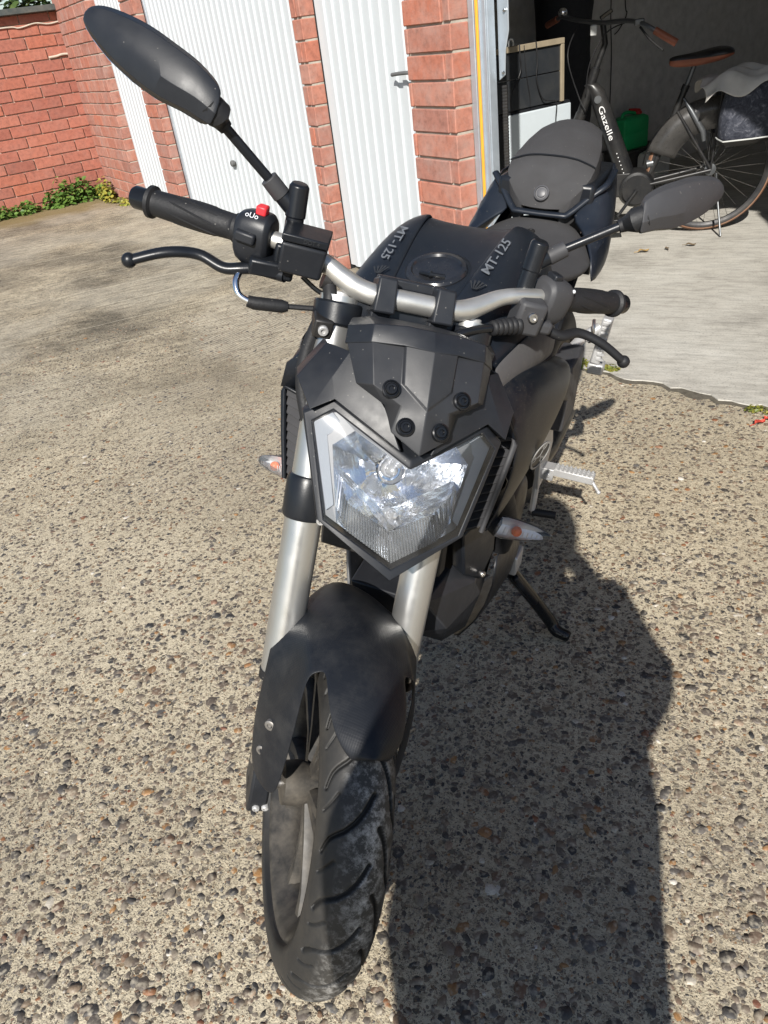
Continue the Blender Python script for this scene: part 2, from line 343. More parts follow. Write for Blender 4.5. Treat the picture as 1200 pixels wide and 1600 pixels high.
    bp = N(n, 'Bump', Strength=0.75, Distance=0.006); ln(a.outputs[0], bp.inputs['Height']); ln(bp.outputs[0], b.inputs['Normal'])
    MATS['ground'] = mt
concrete_ground()

def pebble_mat():
    mt, n, b = nodes_of('pebble'); ln = n.links.new
    g = N(n, 'NewGeometry')
    cr = ramp(n, [(0.0, (0.026, 0.026, 0.027)), (0.16, (0.060, 0.052, 0.045)), (0.34, (0.115, 0.088, 0.066)), (0.50, (0.080, 0.077, 0.074)), (0.63, (0.165, 0.120, 0.080)), (0.76, (0.19, 0.165, 0.13)), (0.86, (0.125, 0.075, 0.048)), (0.925, (0.27, 0.145, 0.055)), (0.955, (0.15, 0.055, 0.032)), (0.98, (0.34, 0.29, 0.21)), (1.0, (0.50, 0.47, 0.42))])
    ln(g.outputs['Random Per Island'], cr.inputs[0])
    nz = N(n, 'TexNoise', Scale=320.0, Detail=5.0); ln(g.outputs['Position'], nz.inputs['Vector'])
    r2 = ramp(n, [(0.3, (0.72, 0.71, 0.70)), (0.7, (1.2, 1.2, 1.2))]); ln(nz.outputs['Fac'], r2.inputs[0])
    mx = N(n, 'MixRGB', blend_type='MULTIPLY'); mx.inputs[0].default_value = 1.0; ln(cr.outputs[0], mx.inputs[1]); ln(r2.outputs[0], mx.inputs[2])
    # cement film left on the stones
    n2 = N(n, 'TexNoise', Scale=90.0, Detail=5.0); ln(g.outputs['Position'], n2.inputs['Vector'])
    mr = N(n, 'MapRange'); mr.inputs['From Min'].default_value = 0.5; mr.inputs['From Max'].default_value = 0.72; mr.inputs['To Max'].default_value = 0.75; ln(n2.outputs['Fac'], mr.inputs['Value'])
    m2 = N(n, 'MixRGB'); m2.inputs[2].default_value = (0.44, 0.39, 0.30, 1); ln(mr.outputs[0], m2.inputs[0]); ln(mx.outputs[0], m2.inputs[1])
    ln(m2.outputs[0], b.inputs['Base Color']); b.inputs['Roughness'].default_value = 0.6
    bp = N(n, 'Bump', Strength=0.25, Distance=0.001); ln(nz.outputs['Fac'], bp.inputs['Height']); ln(bp.outputs[0], b.inputs['Normal'])
    MATS['pebble'] = mt
pebble_mat()

def brick_mat(name, cols, bloom=0.0, seed=0.0):
    mt, n, b = nodes_of(name); ln = n.links.new
    oi = N(n, 'ObjectInfo'); co = coords(n)
    off = N(n, 'VectorMath', operation='ADD'); ln(co, off.inputs[0]); ln(oi.outputs['Location'], off.inputs[1])
    cr = ramp(n, [(i / (len(cols) - 1), c) for i, c in enumerate(cols)]); ln(oi.outputs['Random'], cr.inputs[0])
    nz = N(n, 'TexNoise', Scale=28.0, Detail=8.0, Roughness=0.7); ln(off.outputs[0], nz.inputs['Vector'])
    r2 = ramp(n, [(0.28, (0.62, 0.60, 0.60)), (0.5, (1, 1, 1)), (0.78, (1.25, 1.22, 1.2))]); ln(nz.outputs['Fac'], r2.inputs[0])
    mx = N(n, 'MixRGB', blend_type='MULTIPLY'); mx.inputs[0].default_value = 1.0; ln(cr.outputs[0], mx.inputs[1]); ln(r2.outputs[0], mx.inputs[2])
    cur = mx.outputs[0]
    if bloom:
        n2 = N(n, 'TexNoise', Scale=5.0, Detail=8.0, Roughness=0.72); ln(off.outputs[0], n2.inputs['Vector'])
        mr = N(n, 'MapRange'); mr.inputs['From Min'].default_value = 0.44; mr.inputs['From Max'].default_value = 0.72; mr.inputs['To Max'].default_value = bloom; ln(n2.outputs['Fac'], mr.inputs['Value'])
        m2 = N(n, 'MixRGB'); m2.inputs[2].default_value = (0.36, 0.29, 0.26, 1); ln(mr.outputs[0], m2.inputs[0]); ln(cur, m2.inputs[1]); cur = m2.outputs[0]
    ln(cur, b.inputs['Base Color']); b.inputs['Roughness'].default_value = 0.85
    n3 = N(n, 'TexNoise', Scale=160.0, Detail=6.0); ln(off.outputs[0], n3.inputs['Vector'])
    bp = N(n, 'Bump', Strength=0.5, Distance=0.003); ln(n3.outputs['Fac'], bp.inputs['Height']); ln(bp.outputs[0], b.inputs['Normal'])
    MATS[name] = mt
brick_mat('wall_brick', [(0.235, 0.080, 0.056), (0.30, 0.100, 0.068), (0.335, 0.120, 0.080), (0.27, 0.098, 0.070), (0.345, 0.108, 0.062)], bloom=0.12)
brick_mat('pier_brick', [(0.25, 0.110, 0.082), (0.31, 0.125, 0.088), (0.35, 0.145, 0.100), (0.28, 0.125, 0.095), (0.36, 0.12, 0.072)], bloom=0.48)
mat('mortar', (0.36, 0.33, 0.28), 0.92, bump=0.8, bump_scale=180, var=0.25)
mat('wall_mortar', (0.40, 0.31, 0.25), 0.92, bump=0.8, bump_scale=180, var=0.2)
mat('coping', (0.045, 0.055, 0.055), 0.7, dust=0.3)
mat('door_white', (0.455, 0.485, 0.505), 0.42, var=0.03, dust=0.10, dust_col=(0.42, 0.42, 0.40), dust_scale=3.0)
mat('frame_white', (0.43, 0.455, 0.465), 0.5, var=0.04, dust=0.18, dust_col=(0.36, 0.35, 0.33), dust_scale=4.0)
mat('gap_black', (0.012, 0.012, 0.013), 0.8)
mat('zinc', (0.42, 0.47, 0.52), 0.42, metal=0.55, dust=0.2, dust_scale=6)
mat('yellow_strip', (0.72, 0.36, 0.04), 0.5, var=0.08)
mat('garage_wall', (0.40, 0.39, 0.38), 0.9, var=0.2, dust=0.25, dust_scale=2.2, bump=0.6, bump_scale=60)
mat('garage_ceiling', (0.40, 0.39, 0.38), 0.9)
mat('wall_dark', (0.10, 0.10, 0.10), 0.8)

def slab_mat():
    mt, n, b = nodes_of('smooth_concrete'); ln = n.links.new
    P = N(n, 'NewGeometry').outputs['Position']
    n1 = N(n, 'TexNoise', Scale=2.2, Detail=9.0, Roughness=0.7); ln(P, n1.inputs['Vector'])
    mp = N(n, 'Mapping'); mp.inputs['Rotation'].default_value = (0, 0, math.radians(18)); mp.inputs['Scale'].default_value = (1.0, 5.0, 1.0); ln(P, mp.inputs[0])
    n2 = N(n, 'TexNoise', Scale=7.0, Detail=8.0, Roughness=0.65); ln(mp.outputs[0], n2.inputs['Vector'])
    r1 = ramp(n, [(0.28, (0.27, 0.255, 0.225)), (0.48, (0.42, 0.40, 0.355)), (0.75, (0.50, 0.485, 0.44))]); ln(n1.outputs['Fac'], r1.inputs[0])
    r2 = ramp(n, [(0.30, (0.66, 0.66, 0.66)), (0.55, (1, 1, 1)), (0.8, (1.1, 1.1, 1.1))]); ln(n2.outputs['Fac'], r2.inputs[0])
    mx = N(n, 'MixRGB', blend_type='MULTIPLY'); mx.inputs[0].default_value = 1.0; ln(r1.outputs[0], mx.inputs[1]); ln(r2.outputs[0], mx.inputs[2])
    n3 = N(n, 'TexNoise', Scale=130.0, Detail=5.0); ln(P, n3.inputs['Vector'])
    r3 = ramp(n, [(0.32, (0.6, 0.6, 0.6)), (0.45, (1, 1, 1))]); ln(n3.outputs['Fac'], r3.inputs[0])
    m3 = N(n, 'MixRGB', blend_type='MULTIPLY'); m3.inputs[0].default_value = 0.7; ln(mx.outputs[0], m3.inputs[1]); ln(r3.outputs[0], m3.inputs[2])
    ln(m3.outputs[0], b.inputs['Base Color']); b.inputs['Roughness'].default_value = 0.8
    bp = N(n, 'Bump', Strength=0.4, Distance=0.003); ln(n3.outputs['Fac'], bp.inputs['Height']); ln(bp.outputs[0], b.inputs['Normal'])
    MATS['slab'] = mt
slab_mat()

# ------------------------------------------------------------------ ground and garage floor
g = MB(); g.grid([[(x, y, 0) for x in (-60, -20, -7, -3, 0, 3, 20, 60)] for y in (-60, -20, -5, 0, 4, 8, 20, 60)])
tag(g.build('driveway_ground', 'ground', smooth=0, fix=False), kind='structure')
# front lip of the garage slab, broken and uneven
lip = []
a = Vector((-0.62, 2.555, 0)); bq = Vector((2.6, 1.372, 0)); K = 90
rl = random.Random(3)
for i in range(K + 1):
    p = a.lerp(bq, i / K); lip.append((p.x + rl.uniform(-.008, .008), p.y + 0.018 * math.sin(i * 0.9) * math.sin(i * 0.23) + rl.uniform(-.012, .012)))
back = [FW(4.4, -5.6, 0), FW(-0.5, -5.6, 0), FW(-0.5, -0.12, 0), FW(1.30, -0.12, 0)]
g = MB(); top = [(x, y, 0.006) for x, y in lip] + [(p.x, p.y, 0.006) for p in back]
g.add(top, [tuple(range(len(top)))])
g.add([(x, y, 0.006) for x, y in lip] + [(x + .002, y - .004, -0.002) for x, y in lip], [(i, i + 1, i + 1 + K + 1, i + K + 1) for i in range(K)])
tag(g.build('garage_floor', 'slab', smooth=0), kind='structure')
mat('soil', (0.075, 0.066, 0.050), 0.95, var=0.4, dust=0.5, dust_col=(0.20, 0.18, 0.14), dust_scale=30, bump=0.9, bump_scale=120)
g = MB(); ra_ = random.Random(8); up_, lo_ = [], []
for i, (x, y) in enumerate(lip):
    up_.append((x, y + 0.012, 0.0035 + 0.001 * ra_.random())); lo_.append((x - 0.004, y - 0.018 - 0.05 * abs(math.sin(i * 0.37) * math.sin(i * 0.11 + 1)) * ra_.random(), 0.0012))
g.grid([up_, lo_]); tag(g.build('threshold_joint', 'soil', smooth=0), kind='structure')

# pebbles standing proud of the worn cement: real stones, too many to count
def pebbles():
    cx, cy = CAM_POS.x, CAM_POS.y
    X = []; 
    def zone(n, x0, x1, y0, y1, d0, d1, med, sig, lo, hi):
        x = RNG.uniform(x0, x1, n); y = RNG.uniform(y0, y1, n); d = np.hypot(x - cx, y - cy)
        # camera side of the slab lip
        lipy = 2.555 + (x + 0.62) * (1.372 - 2.555) / 3.22 - 0.03
        k = (d >= d0) & (d < d1) & ((y < lipy) | (x < -0.62) & (((x - GP.x) * GN.x + (y - GP.y) * GN.y) > 0.12))
        # seen wedge, a little wider than the lens
        ang = np.arctan2(-(x - cx), y - cy); k &= (np.abs(ang - 0.5066) < 0.95)
        x, y = x[k], y[k]; a = np.clip(np.exp(RNG.normal(math.log(med), sig, len(x))), lo, hi)
        X.append(np.stack([x, y, a], 1))
    zone(80000, -2.2, 1.7, -0.9, 1.6, 0.25, 1.75, 0.0034, 0.60, 0.0016, 0.0125)
    zone(70000, -1.6, 1.4, -0.8, 1.2, 0.25, 1.35, 0.0019, 0.30, 0.0012, 0.0035)
    zone(58000, -3.2, 2.4, -0.9, 2.6, 1.75, 2.9, 0.0042, 0.45, 0.0026, 0.012)
    zone(30000, -5.0, 2.4, -0.9, 4.4, 2.9, 4.6, 0.0055, 0.35, 0.004, 0.012)
    A = np.concatenate(X); n = len(A); m = 7
    th = np.arange(m) * 2 * np.pi / m
    ring = np.concatenate([np.stack([np.cos(th), np.sin(th), np.full(m, -0.25)], 1), np.stack([np.cos(th + .3) * .72, np.sin(th + .3) * .72, np.full(m, 0.62)], 1), [[0, 0, 0.92]]])
    k = len(ring)
    asp = RNG.uniform(0.5, 1.0, n); h = RNG.uniform(0.08, 0.36, n); rot = RNG.uniform(0, 2 * np.pi, n)
    jit = 1 + RNG.normal(0, 0.17, (n, k))
    bx = ring[None, :, 0] * jit * A[:, 2:3] * 1.12; by = ring[None, :, 1] * jit * (A[:, 2] * asp)[:, None] * 1.12
    bz = ring[None, :, 2] * (A[:, 2] * h)[:, None] + (RNG.normal(0, 0.05, (n, 1)) * A[:, 2:3]) - 0.0002
    c, s = np.cos(rot)[:, None], np.sin(rot)[:, None]
    co = np.stack([A[:, 0:1] + bx * c - by * s, A[:, 1:2] + bx * s + by * c, bz], 2).reshape(-1, 3)
    F = []
    for j in range(m): F += [(j, (j + 1) % m, m + j), ((j + 1) % m, m + (j + 1) % m, m + j), (m + j, m + (j + 1) % m, 2 * m)]
    F = np.array(F); FF = (F[None] + (np.arange(n) * k)[:, None, None]).reshape(-1)
    me = bpy.data.meshes.new('pebbles'); me.vertices.add(len(co)); me.vertices.foreach_set('co', co.reshape(-1))
    me.loops.add(len(FF)); me.loops.foreach_set('vertex_index', FF.astype(np.int32))
    nf = len(FF) // 3; me.polygons.add(nf); me.polygons.foreach_set('loop_start', np.arange(nf, dtype=np.int32) * 3)
    me.polygons.foreach_set('use_smooth', np.ones(nf, bool)); me.update(calc_edges=True); me.validate()
    me.materials.append(MATS['pebble']); o = bpy.data.objects.new('pebbles', me); COL.objects.link(o)
    tag(o, 'brown and grey pebbles set in the worn concrete driveway', 'pebbles', kind='stuff')
    return n
n_peb = pebbles()

# ------------------------------------------------------------------ bricks
BR = {}
def brick_mesh(l, d, h, mt):
    key = (round(l, 3), round(d, 3), round(h, 3), mt)
    if key in BR: return BR[key]
    b = bmesh.new(); bmesh.ops.create_cube(b, size=1.0)
    rr = random.Random(hash(key) & 0xffff)
    for v in b.verts: v.co = Vector((v.co.x * l, v.co.y * d, v.co.z * h)) + Vector((rr.uniform(-1, 1), rr.uniform(-1, 1), rr.uniform(-1, 1))) * 0.0015
    bmesh.ops.bevel(b, geom=list(b.edges), offset=0.004, segments=1, affect='EDGES')
    me = bpy.data.meshes.new('brick'); b.to_mesh(me); b.free(); me.materials.append(MATS[mt]); BR[key] = me; return me
def put_brick(parent, x0, x1, yc, d, z0, h, mt, axis='x', name='brick'):
    l = x1 - x0
    if l < 0.012: return
    o = bpy.data.objects.new(name, brick_mesh(l if axis == 'x' else d, d if axis == 'x' else l, h, mt)); COL.objects.link(o); o.parent = parent
    o.location = ((x0 + x1) / 2, yc, z0 + h / 2) if axis == 'x' else (yc, (x0 + x1) / 2, z0 + h / 2)
    o.location.y += random.uniform(-.0015, .0015); o.location.x += random.uniform(-.0015, .0015)
    return o

# boundary wall on the left (its own frame: x = along the facade, y = into the building)
bw = empty('boundary_wall', GP, (0, 0, G_ROT)); tag(bw, 'red brick boundary wall with dark coping at the left edge', 'wall')
WS = -5.41; CH = 0.1105; WL = 3.1
core = MB(); core.box((WS - 0.075, -WL / 2 + 0.1, 0.90), (0.12, WL + 0.2, 1.80)); core.build('mortar_bed', 'wall_mortar', bw, smooth=0)
k = -1
z = 0.06 - CH
while z < 1.76:
    k += 1; h = min(CH - 0.010, 1.792 - z); y = -0.008
    first = 0.165 if k % 2 == 0 else 0.30
    x1 = 0.0; L0 = first
    while x1 < WL:
        put_brick(bw, -(x1 + L0), -x1 - 0.010, WS - 0.055, 0.11, max(z, 0.0) if z < 0 else z, h if z >= 0 else CH - 0.010 + z, 'wall_brick', 'y'); x1 += L0; L0 = 0.31
    z += CH
cp = MB(); cp.box((WS - 0.06, -WL / 2 + 0.08, 1.823), (0.30, WL + 0.1, 0.055)); cp.build('coping', 'coping', bw, bevel=0.006)

# ------------------------------------------------------------------ garage building
gb = empty('garage_building', GP, (0, 0, G_ROT)); tag(gb, 'low brick garage building with white ribbed doors and one open bay', 'garage')
PC = 0.106; PZ = -0.0134
def pier(s0, s1, splits, zmax=2.42, front=0.10, depth=0.10, name='pier'):
    core = MB(); core.box(((s0 + s1) / 2, -front / 2 + 0.006 + 0.04, zmax / 2), (s1 - s0 - 0.012, front + 0.08 - 0.012, zmax))
    p = core.build(name, 'mortar', gb, smooth=0)
    z = PZ; r = 0
    while z < zmax - 0.05:
        cuts = [s0] + splits[r % len(splits)] + [s1]
        for a_, b_ in zip(cuts[:-1], cuts[1:]):
            z0 = max(z, 0.0); put_brick(p, a_ + (0.005 if a_ != s0 else 0), b_ - (0.005 if b_ != s1 else 0), -front / 2, depth, z0, PC - 0.010 - (z0 - z), 'pier_brick')
        z += PC; r += 1
    return p
pier(0.998, 1.343, [[1.286], [1.028]])
pier(-0.080, 0.027, [[], [-0.018]])
pier(-3.143, -2.790, [[-2.85], [-3.11]])
run = []
for q in (0.0, 0.155): run.append([x for x in np.arange(WS + 0.15 + q, -4.2, 0.31) if x < -4.24])
pier(WS + 0.002, -4.180, run)
pier(3.81, 4.30, [[4.1], [3.98]])
# lintels, parapet, roof, room behind
def gpart(name, mt, *boxes, bevel=0):
    m_ = MB()
    for c, d in boxes: m_.box(c, d)
    return m_.build(name, mt, gb, smooth=0, bevel=bevel)
gpart('parapet', 'garage_wall', ((-0.55, 0.10, 2.60), (9.75, 0.36, 0.34)))
gpart('roof', 'coping', ((-0.55, 2.95, 2.83), (9.9, 6.2, 0.10)))
gpart('side_wall', 'garage_wall', ((-0.42, 2.85, 1.22), (0.14, 5.5, 2.44)))
gpart('side_wall', 'garage_wall', ((4.30, 2.95, 1.22), (0.14, 5.3, 2.44)))
gpart('back_wall', 'garage_wall', ((1.9, 5.66, 1.22), (5.0, 0.12, 2.44)))
gpart('ceiling', 'garage_ceiling', ((1.9, 2.95, 2.75), (4.9, 5.4, 0.04)))
gpart('back_wall', 'garage_wall', ((-2.9, 0.62, 1.22), (4.9, 0.1, 2.44)))  # unseen wall added close behind the closed doors to stop light leaks

def ribbed_door(s0, s1, pitch, first, name='garage_door', ztop=2.40, setback=0.012, ribw=0.022, ribh=0.011, zbot=0.03):
    prof = []; x = s0 + first
    prof.append((s0, 0))
    while x + ribw < s1 - 0.02:
        prof += [(x, 0), (x + 0.005, ribh), (x + ribw - 0.005, ribh), (x + ribw, 0)]; x += pitch
    prof.append((s1, 0))
    m_ = MB(); m_.grid([[(x_, setback - h_, z_) for x_, h_ in prof] for z_ in (zbot, ztop)])
    d = m_.build(name, 'door_white', gb, smooth=0, thick=0.02)
    return d
d1 = ribbed_door(-2.775, -0.235, 0.0935, 0.045)
fr = MB(); fr.box((-0.165, -0.006, 1.21), (0.135, 0.05, 2.40)); fr.build('frame_post', 'frame_white', d1, bevel=0.018, seg=3)
sl = MB(); sl.box((-0.090, 0.0, 1.2), (0.018, 0.05, 2.4)); sl.box((-2.784, 0.0, 1.2), (0.014, 0.05, 2.4)); sl.build('gap_strip', 'gap_black', d1, smooth=0)  # plain black strips along the door edges
fr = MB(); fr.box((-2.757, -0.004, 1.21), (0.034, 0.04, 2.40)); fr.build('frame_post', 'zinc', d1, bevel=0.004)
kn = MB(); kn.lathe([(0.010, 0), (0.010, 0.022), (0.021, 0.026), (0.022, 0.048), (0.016, 0.055)], (-1.555, 0.008, 0.535), (0, -1, 0), 16); kn.build('knob', 'wall_dark', d1)
kn = MB(); kn.box((-1.545, 0.004, 0.635), (0.008, 0.006, 0.05)); kn.build('keyhole', 'wall_dark', d1)
d2 = ribbed_door(0.033, 0.992, 0.0905, 0.075)
h = MB(); h.tube(catmull([(0.952, 0.0, 1.075), (0.950, -0.048, 1.075), (0.925, -0.058, 1.076), (0.86, -0.058, 1.074), (0.795, -0.054, 1.070)], 4), [0.008] * 5 + [0.0085] * 12, 10); h.build('door_handle', 'wall_dark', d2)
h = MB(); h.box((0.955, 0.0, 1.02), (0.036, 0.018, 0.24)); h.build('handle_plate', 'wall_dark', d2, bevel=0.004)
sl = MB(); sl.box((0.0285, 0.002, 1.2), (0.007, 0.03, 2.4)); sl.build('gap_strip', 'gap_black', d2, smooth=0)
d3 = ribbed_door(-4.172, -3.15, 0.095, 0.03)
# jamb track of the open bay
j = MB(); j.box((1.362, 0.02, 1.21), (0.036, 0.05, 2.42)); jt = j.build('door_track', 'zinc', gb, bevel=0.003)
j = MB(); j.box((1.394, 0.008, 1.21), (0.013, 0.022, 2.42)); j.build('yellow_seal', 'yellow_strip', jt, bevel=0.002)
j = MB(); j.box((1.432, 0.022, 1.21), (0.060, 0.040, 2.42)); j.box((1.418, 0.0, 1.21), (0.006, 0.012, 2.42)); j.box((1.455, 0.0, 1.21), (0.006, 0.012, 2.42)); j.build('track_rail', 'zinc', jt, bevel=0.002)
j = MB(); j.prism([(1.468, 0.05, 1.02), (1.505, 0.05, 1.04), (1.512, 0.05, 1.13), (1.535, 0.05, 1.20), (1.540, 0.05, 2.0), (1.468, 0.05, 2.0)], (0, 0.006, 0)); j.build('lift_arm', 'zinc', jt, bevel=0.002)
for zz in (1.05, 1.27):
    j = MB(); j.lathe([(0.007, 0), (0.007, 0.006), (0.003, 0.008)], (1.50 + (zz - 1.05) * 0.08, 0.048, zz), (0, -1, 0), 8); j.build('bolt', 'steel', jt)
j = MB()
for i in range(60): j.lathe([(0.012, 0), (0.014, 0.006), (0.012, 0.012)], (1.478, 0.07, 0.25 + i * 0.0125), (0, 0, 1), 8)
j.build('lift_spring', 'dark_metal', jt)

# ================================================================== MOTORCYCLE
LEAN = 0.1458; STEER = 0.6138; RAKE = math.radians(24.9)
moto = empty('motorcycle', (0, 0, 0), (0, LEAN, 0)); tag(moto, 'dusty black naked motorcycle leaning on its side stand, front wheel turned', 'motorcycle')
AX = Vector((0, math.sin(RAKE), math.cos(RAKE))); PIV = Vector((0, -0.095, 0))
S = Matrix.Translation(PIV) @ Matrix.Rotation(STEER, 4, AX) @ Matrix.Translation(-PIV)       # turns the front end
def mir(P): return [(-p[0], p[1], p[2]) for p in P]
def sym2(fn):                                   # builds the two mirrored halves
    for s_ in (-1, 1): fn(s_)
def sx(P, s_): return [Vector((p[0] * s_, p[1], p[2])) for p in P]
def bolt(c, ax, r, parent, mt='steel', xf=None, name='bolt', h=0.004, sock=True):
    m_ = MB(); m_.lathe([(r, -0.004), (r, h * 0.7), (r * 0.85, h), (r * 0.5, h), (r * 0.45, h * 0.3), (0.0005, h * 0.3)] if sock else [(r, -0.004), (r, h), (r * 0.6, h * 1.4)], c, ax, 14)
    return m_.build(name, mt, parent, xf)

# ---------------------------------------------------------------- front wheel
AXLE = Vector((0, 0, 0.296))
def tyre_mat():
    mt, n, b = nodes_of('tyre_rubber'); ln = n.links.new
    at = N(n, 'Attribute'); at.attribute_name = 'wear_groove_shade'
    co = coords(n); nz = N(n, 'TexNoise', Scale=60.0, Detail=10.0, Roughness=0.8); ln(co, nz.inputs['Vector'])
    mr = N(n, 'MapRange'); mr.inputs['From Min'].default_value = 0.47; mr.inputs['From Max'].default_value = 0.66; ln(nz.outputs['Fac'], mr.inputs['Value'])
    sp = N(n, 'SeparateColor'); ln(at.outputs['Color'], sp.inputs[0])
    f = N(n, 'Math', operation='MULTIPLY'); ln(mr.outputs[0], f.inputs[0]); ln(sp.outputs[0], f.inputs[1])
    f2 = N(n, 'Math', operation='MULTIPLY_ADD'); ln(sp.outputs[0], f2.inputs[0]); f2.inputs[1].default_value = 0.03; ln(f.outputs[0], f2.inputs[2]); f2.use_clamp = True
    mx = N(n, 'MixRGB'); mx.inputs[1].default_value = (0.015, 0.0148, 0.0145, 1); mx.inputs[2].default_value = (0.46, 0.455, 0.44, 1); ln(f2.outputs[0], mx.inputs[0])
    n2 = N(n, 'TexNoise', Scale=11.0, Detail=7.0, Roughness=0.7); ln(co, n2.inputs['Vector'])
    r2 = ramp(n, [(0.45, (0, 0, 0)), (0.75, (0.14, 0.14, 0.14))]); ln(n2.outputs['Fac'], r2.inputs[0])
    m2 = N(n, 'MixRGB'); m2.inputs[2].default_value = (0.20, 0.17, 0.13, 1); ln(r2.outputs[0], m2.inputs[0]); ln(mx.outputs[0], m2.inputs[1])
    gm = N(n, 'MixRGB'); gm.inputs[2].default_value = (0.006, 0.006, 0.006, 1); ln(sp.outputs[1], gm.inputs[0]); ln(m2.outputs[0], gm.inputs[1])  # second channel blackens the grooves: recess shade put into the colour
    ln(gm.outputs[0], b.inputs['Base Color']); b.inputs['Roughness'].default_value = 0.62
    bp = N(n, 'Bump', Strength=0.3, Distance=0.001); ln(nz.outputs['Fac'], bp.inputs['Height']); ln(bp.outputs[0], b.inputs['Normal'])
    MATS['tyre'] = mt
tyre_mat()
def tyre(name, parent, R, W, rim_r, centre, xf, nt=1100, grooves=True):
    # crown profile: arc of tread then side wall to the bead; p = signed distance along the section
    hw = W / 2; pr = []
    nA = 72
    for i in range(nA + 1):
        t = -1 + 2 * i / nA; ang = t * math.radians(84); rc = hw / math.sin(math.radians(84))
        pr.append((rc * math.sin(ang), R - rc * (1 - math.cos(ang)), t))
    rs = pr[-1][1]
    side = [(hw * 1.0, rs - 0.012), (hw * 0.97, rs - 0.024), (hw * 0.86, rim_r + 0.006), (hw * 0.74, rim_r - 0.004), (hw * 0.5, rim_r - 0.006)]
    prof = [(-x, r, -2) for x, r in reversed(side)] + pr + [(x, r, 2) for x, r in side]
    m_ = len(prof); px = np.array([p[0] for p in prof]); prr = np.array([p[1] for p in prof]); pt = np.array([p[2] for p in prof])
    th = np.arange(nt) * 2 * np.pi / nt
    T, I = np.meshgrid(th, np.arange(m_), indexing='ij')
    depth = np.zeros(T.shape)
    if grooves:
        n_rep = 22; per = 2 * np.pi * R / n_rep
        arc = (2 * np.pi - T) * R; sarc = pt[I] * (hw * 1.466)
        def groove(pts, wdt, dep):
            P = np.array([[p.x, p.y] for p in catmull([(q[0], q[1], 0) for q in pts], 5)])
            best = np.full(T.shape, 9.0)
            for a_, b_ in zip(P[:-1], P[1:]):
                d = b_ - a_; L2 = d @ d
                for sh in (-per, 0, per):
                    ax_ = (arc % per) + sh
                    t = np.clip(((ax_ - a_[0]) * d[0] + (sarc - a_[1]) * d[1]) / L2, 0, 1)
                    best = np.minimum(best, np.hypot(ax_ - a_[0] - t * d[0], sarc - a_[1] - t * d[1]))
            return dep * np.clip((wdt - best) / (wdt * 0.55), 0, 1)
        q = per
        G = [([(0.95 * q, -0.058), (0.70 * q, -0.045), (0.52 * q, -0.022), (0.30 * q, -0.004), (0.02 * q, 0.010)], 0.0036, 0.0062),
             ([(0.50 * q, 0.020), (0.72 * q, 0.030), (1.02 * q, 0.038), (1.30 * q, 0.043), (1.55 * q, 0.056)], 0.0036, 0.0062),
             ([(0.30 * q, -0.060), (0.18 * q, -0.048), (0.02 * q, -0.036)], 0.0024, 0.0035),
             ([(0.30 * q, 0.062), (0.18 * q, 0.056), (0.05 * q, 0.052)], 0.0024, 0.0035)]
        for pts, wd, dp in G:
            for extra in (-q, 0, q):
                depth = np.maximum(depth, groove([(a_ + extra, b_) for a_, b_ in pts], wd, dp))
        depth[:, np.abs(pt) > 1.5] = 0
    Rr = prr[I] - depth
    co = np.stack([px[I] - np.sign(px[I]) * depth * 0.6 * np.abs(np.clip(pt[I], -1, 1)), Rr * np.sin(T), Rr * np.cos(T)], -1).reshape(-1, 3) + np.array(centre)
    co = co if xf is None else np.array([xf @ Vector(c) for c in co])
    idx = np.arange(nt * m_).reshape(nt, m_); nx = np.roll(idx, -1, 0)
    Q = np.stack([idx[:, :-1], idx[:, 1:], nx[:, 1:], nx[:, :-1]], -1).reshape(-1, 4)
    me = bpy.data.meshes.new(name); me.from_pydata(co.tolist(), [], Q.tolist()); me.update()
    ca = me.attributes.new('wear_groove_shade', 'FLOAT_COLOR', 'POINT')
    wsd = np.clip(1 - np.abs((pt[I] - 0.16) / 0.62), 0, 1) ** 0.8 * np.clip(1 - depth / 0.0012, 0, 1)
    wsd = wsd * (0.75 + 0.25 * np.sin(T * 1.0 + 2.2)) * (np.abs(pt[I]) < 1.5)
    groove_shade = np.clip(depth / 0.002, 0, 1)
    ca.data.foreach_set('color', np.stack([wsd, groove_shade, wsd, np.ones_like(wsd)], -1).reshape(-1).astype(np.float32))
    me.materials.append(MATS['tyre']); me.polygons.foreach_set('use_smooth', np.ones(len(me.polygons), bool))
    o = bpy.data.objects.new(name, me); COL.objects.link(o); o.parent = parent; return o

